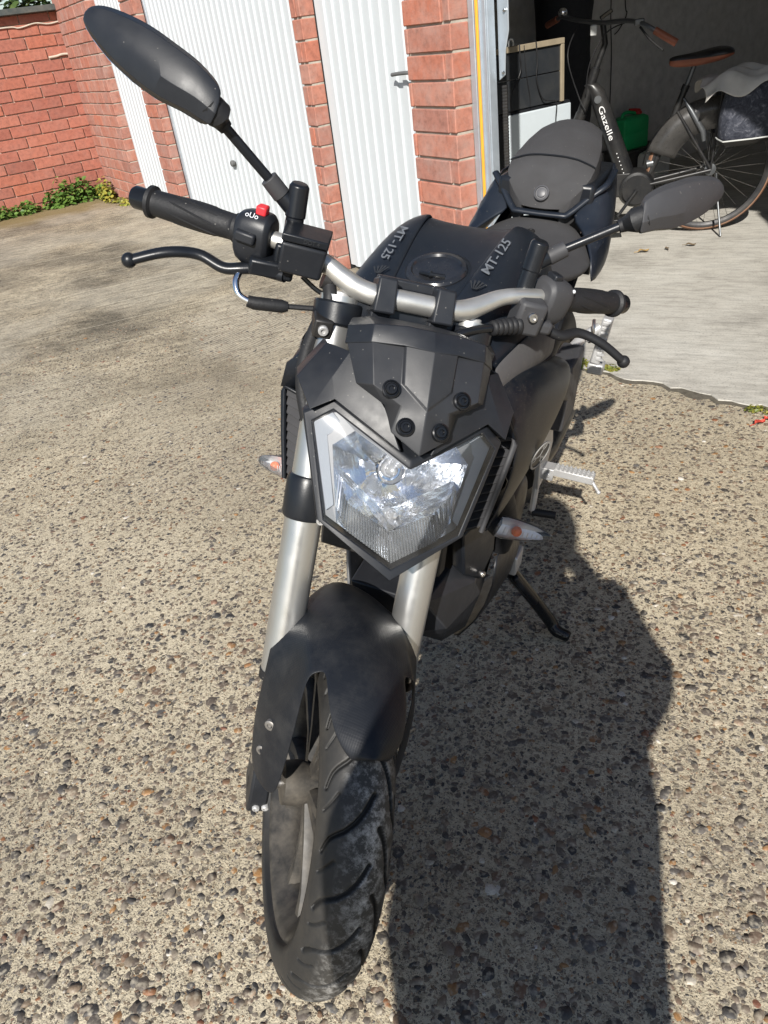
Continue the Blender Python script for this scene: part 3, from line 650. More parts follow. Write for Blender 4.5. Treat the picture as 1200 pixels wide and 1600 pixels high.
def wheel(name, centre, R, W, rim_r, xf, spokes=10, disc=None, grooves=True):
    c = Vector(centre); hw = W * 0.40
    m_ = MB()   # rim barrel with lips and drop centre
    m_.lathe([(rim_r + 0.006, -hw), (rim_r - 0.004, -hw - 0.002), (rim_r - 0.012, -hw + 0.004), (rim_r - 0.020, -hw + 0.016), (rim_r - 0.030, -hw + 0.026), (rim_r - 0.034, 0),
              (rim_r - 0.030, hw - 0.026), (rim_r - 0.020, hw - 0.016), (rim_r - 0.012, hw - 0.004), (rim_r - 0.004, hw + 0.002), (rim_r + 0.006, hw)], c, (1, 0, 0), 72, cap=False)
    wobj = m_.build(name, 'rim_black', moto, xf, smooth=50)
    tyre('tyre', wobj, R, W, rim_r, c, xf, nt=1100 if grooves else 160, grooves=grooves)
    hub = MB(); hub.lathe([(0.018, -0.062), (0.034, -0.058), (0.036, -0.030), (0.028, -0.010), (0.028, 0.010), (0.036, 0.030), (0.050, 0.050), (0.050, 0.058), (0.018, 0.062)], c, (1, 0, 0), 28); hub.build('hub', 'rim_black', wobj, xf)
    for i in range(spokes // 2):
        for dsg in (-1, 1):
            a0 = 2 * PI * i / (spokes // 2) + dsg * 0.10; a1 = 2 * PI * i / (spokes // 2) + dsg * 0.24
            f = lambda r_, a_, x_: c + Vector((x_, r_ * math.sin(a_), r_ * math.cos(a_)))
            sp = MB(); R_ = []
            for r_, a_, wd, dp in ((0.030, a0, 0.011, 0.020), (0.09, (a0 * .6 + a1 * .4), 0.009, 0.015), (rim_r - 0.06, a1, 0.010, 0.014), (rim_r - 0.026, a1 + dsg * 0.02, 0.016, 0.018)):
                tdir = Vector((0, math.cos(a_), -math.sin(a_)))
                R_.append([f(r_, a_, sxn * dp) + tdir * (syn * wd) for sxn, syn in ((-1, -.7), (-.5, -1), (.5, -1), (1, -.7), (1, .7), (.5, 1), (-.5, 1), (-1, .7))])
            sp.rings(R_); sp.build('spoke', 'rim_black', wobj, xf)
    if disc:
        d = MB(); n = 60; x0 = disc[0]
        for x_ in (x0, x0 + 0.004): pass
        d.lathe([(disc[1], x0), (disc[2], x0), (disc[2], x0 + 0.004), (disc[1], x0 + 0.004), (disc[1], x0)], c, (1, 0, 0), n, cap=False)
        for i in range(6):
            a = 2 * PI * i / 6; d.tube([c + Vector((x0 + .002, disc[1] * math.sin(a), disc[1] * math.cos(a))), c + Vector((x0 - .004, 0.05 * math.sin(a + .4), 0.05 * math.cos(a + .4)))], 0.007, 6)
        d.build('brake_disc', 'disc_steel', wobj, xf)
    return wobj
fw = wheel('front_wheel', AXLE, 0.296, 0.100, 0.222, S, disc=(0.062, 0.118, 0.146))
ax_ = MB(); ax_.lathe([(0.010, -0.112), (0.010, 0.112)], AXLE, (1, 0, 0), 12); ax_.build('axle', 'steel', fw, S)
rw = wheel('rear_wheel', (0, 1.355, 0.307), 0.307, 0.130, 0.222, None, grooves=False)

# ---------------------------------------------------------------- forks and clamps
def on_fork(x, z, dy=0.0): return Vector((x, (z - 0.296) * math.tan(RAKE) + dy, z))
FS = 0.094
def fork(s_):
    m_ = MB(); m_.tube([on_fork(FS * s_, 0.46), on_fork(FS * s_, 0.50), on_fork(FS * s_, 0.975)], [0.0268, 0.0272, 0.0272], 28)
    m_.build('fork_tube', 'fork_silver', moto, S)
    m_ = MB(); m_.tube([on_fork(FS * s_, 0.33), on_fork(FS * s_, 0.47)], 0.0205, 20); m_.build('fork_slider', 'chrome', moto, S)
    m_ = MB(); m_.tube([on_fork(FS * s_, 0.462), on_fork(FS * s_, 0.474)], 0.0285, 24); m_.build('dust_seal', 'rubber', moto, S)
    f = MB(); f.prism([(s_ * 0.082, -0.036, 0.268), (s_ * 0.082, 0.030, 0.268), (s_ * 0.082, 0.045, 0.335), (s_ * 0.082, 0.055, 0.380), (s_ * 0.082, 0.018, 0.392), (s_ * 0.082, -0.020, 0.345), (s_ * 0.082, -0.038, 0.300)], (s_ * 0.030, 0, 0))
    foot = f.build('fork_foot', 'black_plastic', moto, S, bevel=0.004)
    for dy in (-0.030, -0.008):
        bolt((s_ * 0.0985 + 0, -0.038 if dy < -0.02 else -0.038, 0.285), (0, -1, 0), 0.0058, foot, 'cast_alu', S) if dy < -0.02 else bolt((s_ * 0.0845, -0.038, 0.287), (0, -1, 0), 0.0058, foot, 'cast_alu', S)
sym2(fork)
lc = MB()
for s_ in (-1, 1):
    lc.tube([on_fork(FS * s_, 0.692), on_fork(FS * s_, 0.698), on_fork(FS * s_, 0.742), on_fork(FS * s_, 0.750)], [0.0305, 0.033, 0.033, 0.030], 24)
lc.box(on_fork(0, 0.716, 0.022), (0.15, 0.045, 0.030), Quaternion((1, 0, 0), -RAKE))
lco = lc.build('lower_clamp', 'satin_black', moto, S, bevel=0.002)
for s_ in (-1, 1): bolt(on_fork((FS - 0.020) * s_, 0.708, -0.030), (0, -1, 0.3), 0.0065, lco, 'cast_alu', S)
uc = MB()
for s_ in (-1, 1): uc.tube([on_fork(FS * s_, 0.940), on_fork(FS * s_, 0.968)], 0.034, 24)
uc.box(on_fork(0, 0.955, 0.020), (0.17, 0.07, 0.024), Quaternion((1, 0, 0), -RAKE)); uco = uc.build('upper_clamp', 'satin_black', moto, S, bevel=0.003)
for s_ in (-1, 1):
    bolt(on_fork(FS * s_, 0.975), AX, 0.016, uco, 'cast_alu', S, h=0.006)
    bx_ = MB(); bx_.box(on_fork(FS * s_ * 1.22, 0.945, -0.020), (0.026, 0.030, 0.026)); bx_.build('clamp_lug', 'dark_metal', uco, S, bevel=0.003)
    bolt(on_fork(FS * s_ * 1.22, 0.945, -0.036), (0, -1, 0), 0.007, uco, 'cast_alu', S)
st = MB(); st.tube([on_fork(0, 0.70, 0.035), on_fork(0, 0.96, 0.035)], 0.027, 20); st.build('steering_stem', 'satin_black', moto, S)

# ---------------------------------------------------------------- front fender
def fender():
    def pol(x, a, r): a = math.radians(a); return (x, -r * math.sin(a), 0.296 + r * math.cos(a))
    def rr(x): return 0.3215 - 5.5 * x * x if abs(x) < 0.066 else 0.3215 - 5.5 * x * x + 0.3 * (abs(x) - 0.066)
    xs = [0, 0.016, 0.032, 0.046, 0.056, 0.067, 0.078]
    def aback(x): x = abs(x); return -44 + (x / 0.078) ** 1.5 * 16
    cols = [-x for x in reversed(xs)] + xs[1:]
    V_ = []; rows = 6
    m_ = MB(); A1 = []
    for i in range(rows + 1):
        t = i / rows; A1.append([pol(x, aback(x) * (1 - t) + 3.0 * t, rr(x) + (0.004 * math.exp(-(x / 0.03) ** 2))) for x in cols])
    m_.grid(A1)
    # tongue
    tg = []; inner = [x for x in cols if abs(x) <= 0.0561]
    for a, k in ((3.0, 1.0), (7.5, 0.99), (12.0, 0.97), (16.5, 0.91), (20.5, 0.80), (23.8, 0.62), (25.8, 0.42)):
        tg.append([pol(x * k, a, rr(x) + 0.004 * math.exp(-(x / 0.03) ** 2) + (0.0015 if a > 20 else 0)) for x in inner])
    m_.grid(tg)
    # side wings in front of the fork legs
    for s_ in (-1, 1):
        r0 = [pol(0.078, aback(0.078), rr(0.078)), (0.094, 0.128, 0.556), (0.112, 0.118, 0.548)]
        e = lambda t: pol(0.078, aback(0.078) * (1 - t) + 3.0 * t, rr(0.078))
        rowsW = [r0,
                 [e(1 / 6), (0.096, 0.098, 0.552), (0.1145, 0.095, 0.530)],
                 [e(2 / 6), (0.098, 0.072, 0.545), (0.1175, 0.076, 0.508)],
                 [e(3 / 6), (0.099, 0.048, 0.535), (0.120, 0.062, 0.486)],
                 [e(4 / 6), (0.100, 0.026, 0.520), (0.122, 0.052, 0.466)],
                 [e(5 / 6), (0.100, 0.004, 0.508), (0.1235, 0.044, 0.450)],
                 [e(1.0), (0.100, -0.015, 0.500), (0.1245, 0.038, 0.436)],
                 [(0.079, -0.038, 0.520), (0.101, -0.024, 0.470), (0.1245, 0.028, 0.415)],
                 [(0.080, -0.052, 0.455), (0.102, -0.034, 0.425), (0.1235, 0.012, 0.390)],
                 [(0.082, -0.060, 0.405), (0.102, -0.042, 0.385), (0.120, -0.002, 0.365)],
                 [(0.085, -0.066, 0.366), (0.099, -0.050, 0.352), (0.113, -0.014, 0.345)]]
        m_.grid([sx(r, s_) for r in rowsW])
    o = m_.build('front_fender', 'fender_plastic', moto, S, smooth=180, thick=0.0035, sub=2)
    for s_ in (-1, 1):
        for c in ((0.1055, -0.010, 0.462), (0.1085, -0.014, 0.405)): bolt(Vector((c[0] * s_, c[1], c[2])), (0.55 * s_, -0.8, 0.15), 0.0085, o, 'steel_dull', S, h=0.003)
def fender_mat():
    mt, n, b = nodes_of('fender_plastic'); ln = n.links.new; co = coords(n)
    vo = N(n, 'TexVoronoi', Scale=300.0, Randomness=0.0); ln(co, vo.inputs['Vector'])
    nz = N(n, 'TexNoise', Scale=13.0, Detail=9.0, Roughness=0.7); ln(co, nz.inputs['Vector'])
    r = ramp(n, [(0.45, (0.0085, 0.010, 0.0135)), (0.95, (0.040, 0.040, 0.040))]); ln(nz.outputs['Fac'], r.inputs[0]); ln(r.outputs[0], b.inputs['Base Color'])
    b.inputs['Roughness'].default_value = 0.45; b.inputs['Specular IOR Level'].default_value = 0.3
    bp = N(n, 'Bump', Strength=0.16, Distance=0.001); ln(vo.outputs['Distance'], bp.inputs['Height']); ln(bp.outputs[0], b.inputs['Normal']); MATS['fender_plastic'] = mt
fender_mat(); fender()

# ---------------------------------------------------------------- headlight
def headlight():
    out = [(0.1235, 0.1425, 0.8815), (0.0997, 0.1462, 0.8995), (0.0, 0.0850, 0.8690)]                 # lens outline, right half, top to valley
    low = [(0.0910, 0.0755, 0.7815), (0.0, 0.0315, 0.7490)]
    lens = [out[0], out[1], out[2], (-out[1][0], *out[1][1:]), (-out[0][0], *out[0][1:]), (-low[0][0], *low[0][1:]), low[1], low[0]]
    rimo = [(0.1350, 0.1560, 0.8860), (0.1010, 0.1560, 0.9100), (0.0, 0.0930, 0.8800), (-0.1010, 0.1560, 0.9100), (-0.1350, 0.1560, 0.8860), (-0.1000, 0.0790, 0.7780), (0.0, 0.0210, 0.7385), (0.1000, 0.0790, 0.7780)]
    back = [(0.118, 0.215, 0.870), (0.090, 0.215, 0.900), (0.0, 0.20, 0.890), (-0.090, 0.215, 0.900), (-0.118, 0.215, 0.870), (-0.078, 0.150, 0.770), (0.0, 0.120, 0.745), (0.078, 0.150, 0.770)]
    mid = [Vector(a).lerp(Vector(b), 0.22) + Vector((a[0] * 0.03, 0, 0)) for a, b in zip(rimo, back)]
    m_ = MB(); m_.rings([[Vector(p) + Vector((0, 0.016, -0.004)) for p in lens], lens, rimo, mid, back], cap=False)
    hous = m_.build('headlight', 'black_plastic', moto, S, bevel=0.0025)
    # lens sheet: slight bulge
    c = Vector((0, 0.088, 0.825)); l2 = MB(); nrm = Vector((0, -0.80, 0.60))
    insets = [Vector(p) + Vector((0, 0.001, 0)) for p in lens]
    ring2 = [p.lerp(c, 0.35) - Vector((0, 0.010, -0.006)) for p in insets]
    ring3 = [p.lerp(c, 0.72) - Vector((0, 0.016, -0.008)) for p in insets]
    l2.rings([insets, ring2, ring3], cap=False); l2.add(ring3, [tuple(range(8))])
    l2.build('lens', 'clear_lens', hous, S, smooth=60)
    # light guides at both sides
    for s_ in (-1, 1):
        dr = [(0.1195, 0.151, 0.8775), (0.0985, 0.154, 0.893), (0.0810, 0.1475, 0.8790), (0.0995, 0.1425, 0.8640), (0.0800, 0.0900, 0.7960), (0.0895, 0.0860, 0.7890)]
        d = MB(); P = sx(dr, s_); off = Vector((0, 0.010, -0.005))
        vs_ = P + [p + off for p in P]
        d.add(vs_, [(0, 1, 2, 3), (0, 3, 4, 5)] + [(i, (i + 1) % 6, (i + 1) % 6 + 6, i + 6) for i in range(6)] + [(9, 8, 7, 6), (11, 10, 9, 6)])
        d.build('daytime_light', 'daylight_strip', hous, S, bevel=0.0012)
    # inner bezel: matte surround between guides and reflector
    bz = [(0.1235, 0.160, 0.879), (0.0997, 0.162, 0.897), (0.0, 0.100, 0.866), (-0.0997, 0.162, 0.897), (-0.1235, 0.160, 0.879), (-0.091, 0.092, 0.780), (0, 0.048, 0.7475), (0.091, 0.092, 0.780)]
    rf = [(0.0920, 0.1360, 0.8560), (0.0680, 0.1400, 0.8790), (0.0, 0.0980, 0.8620), (-0.0680, 0.1400, 0.8790), (-0.0920, 0.1360, 0.8560), (-0.0740, 0.0790, 0.7770), (0.0, 0.0440, 0.7515), (0.0740, 0.0790, 0.7770)]
    m_ = MB(); m_.rings([bz, rf], cap=False); m_.build('bezel', 'lamp_grey', hous, S, smooth=0)
    # reflector: faceted bowl, two cells
    deep = Vector((0, 0.190, 0.790)); R_ = [[Vector(p) for p in rf]]
    dense = [];
    def loop(t, k):
        P = [Vector(p).lerp(deep, t) + Vector((0, k, -k * 0.6)) for p in rf]; out_ = []
        for i in range(8):
            for j in range(4): out_.append(P[i].lerp(P[(i + 1) % 8], j / 4))
        return out_
    rnd = random.Random(5)
    L_ = []
    for i, (t, k) in enumerate(((0, 0), (0.16, 0.016), (0.34, 0.024), (0.52, 0.026), (0.70, 0.022), (0.86, 0.012), (0.96, 0.004))):
        lp = loop(t, k)
        if i > 0: lp = [p + Vector((rnd.uniform(-1, 1) * 0.0010, rnd.uniform(-1, 1) * 0.0014, rnd.uniform(-1, 1) * 0.0010)) for p in lp]
        L_.append(lp)
    m_ = MB(); m_.rings(L_, cap=False); m_.add(L_[-1], [tuple(range(32))]); m_.build('reflector', 'reflector', hous, S, smooth=25)
    # lower fluted cell: V shaped shelf of upright flutes
    m_ = MB(); nf = 42
    def edge(u):                     # u in -1..1 along the V: top edge and bottom edge of the fluted band
        au = abs(u); k1 = min(1, au / 0.78); k2 = max(0, (au - 0.78) / 0.22)
        top = Vector((0, 0.0860, 0.7655)).lerp(Vector((0.0595, 0.1080, 0.7880)), k1).lerp(Vector((0.0800, 0.1120, 0.8300)), k2); bot = Vector((0, 0.0400, 0.7525)).lerp(Vector((0.0620, 0.0690, 0.7740)), k1).lerp(Vector((0.0790, 0.0880, 0.7960)), k2)
        return Vector((math.copysign(top.x, u), top.y, top.z)), Vector((math.copysign(bot.x, u), bot.y, bot.z))
    for i in range(nf):
        u0 = -1 + 2 * i / nf; u1 = -1 + 2 * (i + 0.92) / nf
        t0, b0 = edge(u0); t1, b1 = edge(u1); md = Vector((0, -0.0020, 0.0030))
        tm, bm_ = (t0 + t1) / 2 + md, (b0 + b1) / 2 + md
        m_.add([t0, tm, t1, b0, bm_, b1], [(0, 1, 4, 3), (1, 2, 5, 4)])
    m_.build('flute_band', 'flute', hous, S, smooth=0, fix=False)
    sh = MB(); P0_, _ = edge(-0.999); P1_, _ = edge(0); P2_, _ = edge(0.999); bk = Vector((0, 0.035, -0.002))
    sh.add([P0_, P1_, P2_, P0_ + bk * 0.6, P1_ + bk * 1.3, P2_ + bk * 0.6], [(0, 1, 4, 3), (1, 2, 5, 4)]); sh.build('flute_shelf', 'reflector', hous, S, smooth=0)
    # bulbs
    for cc, r_ in (((-0.002, 0.158, 0.815), 0.0085), ((0.004, 0.112, 0.776), 0.0060)):
        m_ = MB(); m_.lathe([(r_ * 1.35, 0.012), (r_ * 1.35, -0.002), (r_ * 1.1, -0.006), (r_, -0.006), (r_ * 0.98, -0.010), (r_ * 0.8, -0.018), (r_ * 0.4, -0.022), (0.0006, -0.0225)], cc, (0, 0.86, -0.5), 20)
        m_.build('bulb', 'bulb_glass', hous, S)
        if cc[2] < 0.80: continue
        m_ = MB(); m_.lathe([(0.0150, -0.004), (0.0185, -0.008), (0.0205, -0.006), (0.0185, 0.0), (0.0150, 0.002), (0.0150, -0.004)], cc, (0, 0.86, -0.5), 32, cap=False); m_.build('bulb_ring', 'chrome', hous, S)
mt, n, b = nodes_of('reflector'); b.inputs['Metallic'].default_value = 1.0; b.inputs['Base Color'].default_value = (0.90, 0.92, 0.95, 1); b.inputs['Roughness'].default_value = 0.16
nz_ = N(n, 'TexNoise', Scale=70.0, Detail=2.0); n.links.new(coords(n, scale=(1.0, 1.0, 0.14)), nz_.inputs['Vector']); bp_ = N(n, 'Bump', Strength=0.5, Distance=0.003); n.links.new(nz_.outputs['Fac'], bp_.inputs['Height']); n.links.new(bp_.outputs[0], b.inputs['Normal']); MATS['reflector'] = mt
mt, n, b = nodes_of('flute'); b.inputs['Metallic'].default_value = 0.9; b.inputs['Base Color'].default_value = (0.80, 0.82, 0.84, 1); b.inputs['Roughness'].default_value = 0.10
rr_ = ramp(n, [(0.3, (0.70, 0.72, 0.74)), (0.7, (0.88, 0.89, 0.9))]); nz_ = N(n, 'TexNoise', Scale=40.0); n.links.new(coords(n), nz_.inputs['Vector']); n.links.new(nz_.outputs['Fac'], rr_.inputs[0]); n.links.new(rr_.outputs[0], b.inputs['Base Color']); MATS['flute'] = mt
headlight()

# ---------------------------------------------------------------- visor over the headlight, brow cowls, instrument hood
def visor():
    p = {'t1': (0.033, 0.1540, 1.0010), 't2': (0.0718, 0.1640, 0.9930), 't3': (0.0960, 0.1900, 0.9720),
         'b1': (0.0300, 0.1247, 0.9650), 'bt': (0, 0.1010, 0.9500), 'r2': (0.0668, 0.1215, 0.9585), 'o3': (0.0830, 0.1420, 0.9450),
         'g1': (0.0345, 0.1585, 0.9975), 'gb': (0.0325, 0.1265, 0.9625),
         'w': (0.0458, 0.1221, 0.9327), 'l': (0.0365, 0.0956, 0.9132), 'tip': (0, 0.0730, 0.9000), 'c': (0, 0.0985, 0.9450), 'tc': (0, 0.1430, 1.0050), 'wi': (0.030, 0.1090, 0.9440)}
    m_ = MB()
    for s_ in (-1, 1):
        q = {k: Vector((v[0] * s_, v[1], v[2])) for k, v in p.items()}
        F = [['tc', 't1', 'b1', 'bt'], ['t1', 'g1', 'gb', 'b1'], ['b1', 'gb', 'c', 'bt'], ['g1', 't2', 'r2', 'gb'], ['gb', 'r2', 'wi', 'c'], ['r2', 'w', 'l', 'wi'], ['c', 'wi', 'l', 'tip'], ['t2', 't3', 'o3', 'r2'], ['r2', 'o3', 'w']]
        for f in F: m_.add([q[k] for k in f], [tuple(range(len(f)))])
    o = m_.build('visor', 'grey_visor', moto, S, smooth=20, bevel=0.0035, seg=3, thick=0.003)
    for c in ((0.045, 0.1195, 0.9575), (0.0221, 0.0925, 0.9255)):
        for s_ in (-1, 1):
            cc = Vector((c[0] * s_, c[1], c[2])); ax = Vector((0.10 * s_, -0.74, 0.66))
            m_ = MB(); m_.lathe([(0.0112, -0.004), (0.0112, 0.0026), (0.0095, 0.0034), (0.0088, 0.0010), (0.0075, 0.0010)], cc, ax, 20); w_ = m_.build('washer', 'gloss_black', o, S)
            bolt(cc + ax * 0.001, ax, 0.0072, o, 'gloss_black', S, h=0.0042)
    # instrument hood above the visor: band of facets then a flat top running back
    m_ = MB()
    lo = [(0.0985, 0.1905, 0.9700), (0.0735, 0.1625, 0.9915), (0.0350, 0.1520, 1.0000), (0.0, 0.1410, 1.0035)]
    hi = [(0.096, 0.2100, 0.9850), (0.0715, 0.1760, 1.0090), (0.0325, 0.1740, 1.0150), (0.0, 0.1660, 1.0180)]
    tp = [(0.086, 0.2450, 0.9800), (0.0640, 0.2500, 0.9840), (0.0300, 0.2540, 0.9850), (0.0, 0.2540, 0.9850)]
    dn = [(0.080, 0.2550, 0.9500), (0.0600, 0.2620, 0.9500), (0.0300, 0.2650, 0.9500), (0.0, 0.2650, 0.9500)]
    full = lambda r: [Vector((-x, y, z)) for x, y, z in r] + [Vector(q) for q in reversed(r[:-1])]
    m_.grid([full(lo), full(hi), full(tp), full(dn)])
    h = m_.build('instrument_hood', 'black_plastic', moto, S, smooth=12, bevel=0.002, thick=0.003)
    m_ = MB(); m_.box((0, 0.250, 0.955), (0.13, 0.02, 0.055), Quaternion((1, 0, 0), math.radians(-55))); m_.build('instrument_body', 'gloss_black', h, S, bevel=0.006)
    # brow cowls
    for s_ in (-1, 1):
        ti, tp_, ou, lw, nt_, il, un, md = [Vector((x * s_, y, z)) for x, y, z in ((0.0900, 0.1840, 0.9640), (0.1162, 0.2090, 0.9580), (0.1478, 0.1840, 0.9180), (0.1303, 0.1385, 0.9010), (0.1017, 0.1460, 0.9160), (0.0204, 0.0885, 0.8930), (0.0440, 0.1250, 0.9280), (0.1080, 0.1640, 0.9360))]
        inw = Vector((-0.018 * s_, 0.012, 0.004)); ou2 = ou + Vector((-0.006 * s_, 0.010, 0.012)); bk1 = ou + Vector((-0.004 * s_, 0.040, -0.010)); bk2 = lw + Vector((-0.002 * s_, 0.030, -0.014)); bk3 = nt_ + Vector((0, 0.020, -0.010)); bk4 = il + Vector((0.004 * s_, 0.020, -0.010))
        m_ = MB()
        for f in ((ti, tp_, ou, md), (md, ou, lw, nt_), (ti, md, nt_), (ti, nt_, il, un), (ou, bk1, bk2, lw), (lw, bk2, bk3, nt_), (nt_, bk3, bk4, il), (tp_, tp_ + Vector((0, 0.03, -0.01)), bk1, ou)): m_.add(f, [tuple(range(len(f)))])
        m_.build('brow_cowl', 'black_plastic', moto, S, smooth=30, bevel=0.003, seg=3, thick=0.003)
mat('grey_visor', (0.020, 0.021, 0.024), 0.45, dust=0.12, dust_col=DC, bump=0.08, bump_scale=1400)
visor()

# ---------------------------------------------------------------- handlebar
BAR = [(0, 0.297, 0.993), (0.05, 0.298, 0.993), (0.075, 0.303, 0.995), (0.098, 0.312, 1.002), (0.125, 0.324, 1.013), (0.150, 0.331, 1.019), (0.185, 0.343, 1.020), (0.240, 0.366, 1.017), (0.300, 0.3955, 1.012), (0.3645, 0.4272, 1.006)]
def bar_pt(x):
    xa = abs(x)
    for a_, b_ in zip(BAR[:-1], BAR[1:]):
        if xa <= b_[0]: t = (xa - a_[0]) / (b_[0] - a_[0]); q = Vector(a_).lerp(Vector(b_), t); return Vector((math.copysign(q.x, x), q.y, q.z))
    q = Vector(BAR[-1]); return Vector((math.copysign(q.x, x), q.y, q.z))
half = catmull(BAR, 5); xs_ = [p for p in half if p.x <= 0.32]
pth = [Vector((-p.x, p.y, p.z)) for p in reversed(xs_[1:])] + xs_
m_ = MB(); m_.tube(pth, [0.0143 if abs(p.x) < 0.085 else (0.0143 - 0.0032 * min(1, (abs(p.x) - 0.085) / 0.05)) if abs(p.x) < 0.19 else 0.0111 for p in pth], 20)
hb = m_.build('handlebar', 'bar_silver', moto, S)
for s_ in (-1, 1):
    m_ = MB(); c = bar_pt(0.041 * s_); m_.box(c + Vector((0, 0.008, -0.030)), (0.028, 0.042, 0.040), Quaternion((1, 0, 0), -0.25))
    m_.box(c + Vector((0, 0.001, 0.001)), (0.030, 0.044, 0.046), Quaternion((1, 0, 0), -0.45), taper=0.86); m_.build('riser', 'black_plastic', hb, S, bevel=0.003)
m_ = MB(); m_.box(bar_pt(0.0) + Vector((0, 0.026, 0.012)), (0.10, 0.016, 0.014), Quaternion((1, 0, 0), -0.25)); m_.build('riser_bridge', 'black_plastic', hb, S, bevel=0.003)
def grip(s_):
    a = bar_pt(0.240 * s_); b_ = bar_pt(0.360 * s_); d = (b_ - a).normalized(); Lg = (b_ - a).length
    m_ = MB(); prof = [(0.0190, -0.006), (0.0190, 0.0), (0.0172, 0.002)]
    for i in range(24): prof.append((0.0168 + 0.0012 * math.sin(i / 23 * PI), 0.006 + (Lg - 0.026) * i / 23))
    prof += [(0.0170, Lg - 0.016), (0.0210, Lg - 0.013), (0.0212, Lg - 0.008), (0.0168, Lg - 0.006)]
    m_.lathe(prof, a, d, 28); gr = m_.build('grip', 'rubber', moto, S)
    q = d.to_track_quat('Z', 'Y')
    for k in range(8):                          # raised grip leaves
        ph = 2 * PI * k / 8; P_ = []
        for i in range(9):
            t = i / 8; ang = ph + 0.75 * t; P_.append(a + q @ Vector((0.0174 * math.cos(ang), 0.0174 * math.sin(ang), 0.022 + t * 0.070)))
        r_ = MB(); r_.tube(P_, [0.0004] + [0.0016] * 7 + [0.0004], 6); r_.build('grip_ridge', 'rubber', gr, S)
    m_ = MB(); m_.lathe([(0.012, -0.008), (0.0148, -0.006), (0.0150, 0.014), (0.0125, 0.018), (0.006, 0.019)], a + d * Lg, d, 24); m_.build('bar_end', 'gloss_black', moto, S)
sym2(grip)
# switch housings
def switch(s_):
    a = bar_pt(0.196 * s_); b_ = bar_pt(0.238 * s_); d = (b_ - a).normalized(); q = d.to_track_quat('Z', 'Y')
    up = (Vector((0, 0, 1)) - d * d.z).normalized(); fwd = d.cross(up) * (1 if s_ < 0 else -1)
    if fwd.y > 0: fwd = -fwd
    R_ = []
    for h_, kx, kz0, kz1 in ((0.0, .80, .024, -.024), (0.006, 1.0, .030, -.034), (0.020, 1.0, .031, -.040), (0.036, 1.0, .029, -.040), (0.044, .92, .026, -.036), (0.048, .80, .022, -.028)):
        c = a + d * (h_ - 0.004); ring = []
        for i in range(20):
            t = 2 * PI * i / 20; cx_, sx_ = math.cos(t), math.sin(t)
            rad = 0.0255 * kx; hz = (kz0 if sx_ > 0 else -kz1)
            ring.append(c + fwd * (math.copysign(abs(cx_) ** 0.75, cx_) * rad) + up * (math.copysign(abs(sx_) ** 0.75, sx_) * hz))
        R_.append(ring)
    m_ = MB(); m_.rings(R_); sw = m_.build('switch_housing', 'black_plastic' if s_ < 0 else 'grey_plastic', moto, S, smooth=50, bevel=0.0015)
    return a, d, up, fwd, sw
a, d, up, fwd, sw = switch(-1)
m_ = MB(); m_.box(a + d * 0.013 + up * 0.034 + fwd * 0.004, (0.016, 0.014, 0.012), up.to_track_quat('Z', 'Y')); m_.build('kill_switch', 'red_plastic', sw, S, bevel=0.0025)
m_ = MB(); m_.box(a + d * 0.024 + fwd * 0.026 + up * 0.002, (0.028, 0.014, 0.014), fwd.to_track_quat('Z', 'Y')); m_.build('starter_button', 'black_plastic', sw, S, bevel=0.003)
lettering('switch_mark', 'oUo', 0.010, a + d * 0.022 + up * 0.0275 + fwd * 0.0165, d * -1, (up - fwd * 0.9).normalized() * 1, 'white_print', sw, S)
a, d, up, fwd, sw = switch(1)
m_ = MB(); m_.box(a + d * 0.010 + up * 0.032, (0.020, 0.016, 0.010), up.to_track_quat('Z', 'Y')); m_.build('horn_switch', 'black_plastic', sw, S, bevel=0.0025)
m_ = MB(); m_.ball(a + d * 0.040 + fwd * 0.018 + up * 0.020, 0.003, 8, 6); m_.build('switch_mark', 'white_print', sw, S)

# brake side: master cylinder, lever, hose
def lever(s_, P_, name, mt):
    P_ = sx(P_, s_); pts = catmull(P_, 6); n_ = len(pts); rr_ = []
    for i in range(n_):
        t = i / (n_ - 1); rr_.append(0.0118 if t < 0.12 else 0.0108 - 0.0026 * t)
    m_ = MB(); m_.tube(pts, rr_, 12, flat=0.78, up=(0, 0, 1)); m_.ball(P_[-1], 0.0100, 14, 10); return m_.build(name, mt, moto, S)
LEV = [(0.178, 0.332, 0.982), (0.2024, 0.350, 0.977), (0.226, 0.346, 0.973), (0.2507, 0.3455, 0.9690), (0.2838, 0.3590, 0.9735), (0.3241, 0.3520, 0.9670), (0.3686, 0.3457, 0.9478)]
lv = lever(-1, [(0.170, 0.322, 0.985), (0.204, 0.340, 0.980), (0.228, 0.342, 0.974), (0.2507, 0.345, 0.9690), (0.2838, 0.356, 0.9755), (0.3241, 0.3500, 0.9720), (0.3686, 0.3457, 0.9530)], 'brake_lever', 'satin_black')
lv2 = lever(1, LEV, 'clutch_lever', 'rubber')
bolt(Vector((-0.204, 0.338, 0.990)), (0, -0.3, 1), 0.0085, lv, 'gloss_black', S, h=0.005)
m_ = MB(); m_.box((-0.190, 0.334, 0.989), (0.058, 0.036, 0.022)); m_.box((-0.178, 0.345, 1.006), (0.022, 0.040, 0.034)); pr = m_.build('brake_perch', 'satin_black', moto, S, bevel=0.004)
mc = MB(); mq = Matrix.Rotation(math.radians(0), 4, 'Z')
crn = [(-0.1845, 0.298, 0.998), (-0.1285, 0.298, 0.995), (-0.1200, 0.344, 0.995), (-0.1790, 0.344, 0.998)]
topc = [(-0.1855, 0.296, 1.038), (-0.1275, 0.296, 1.036), (-0.1185, 0.346, 1.036), (-0.1795, 0.346, 1.038)]
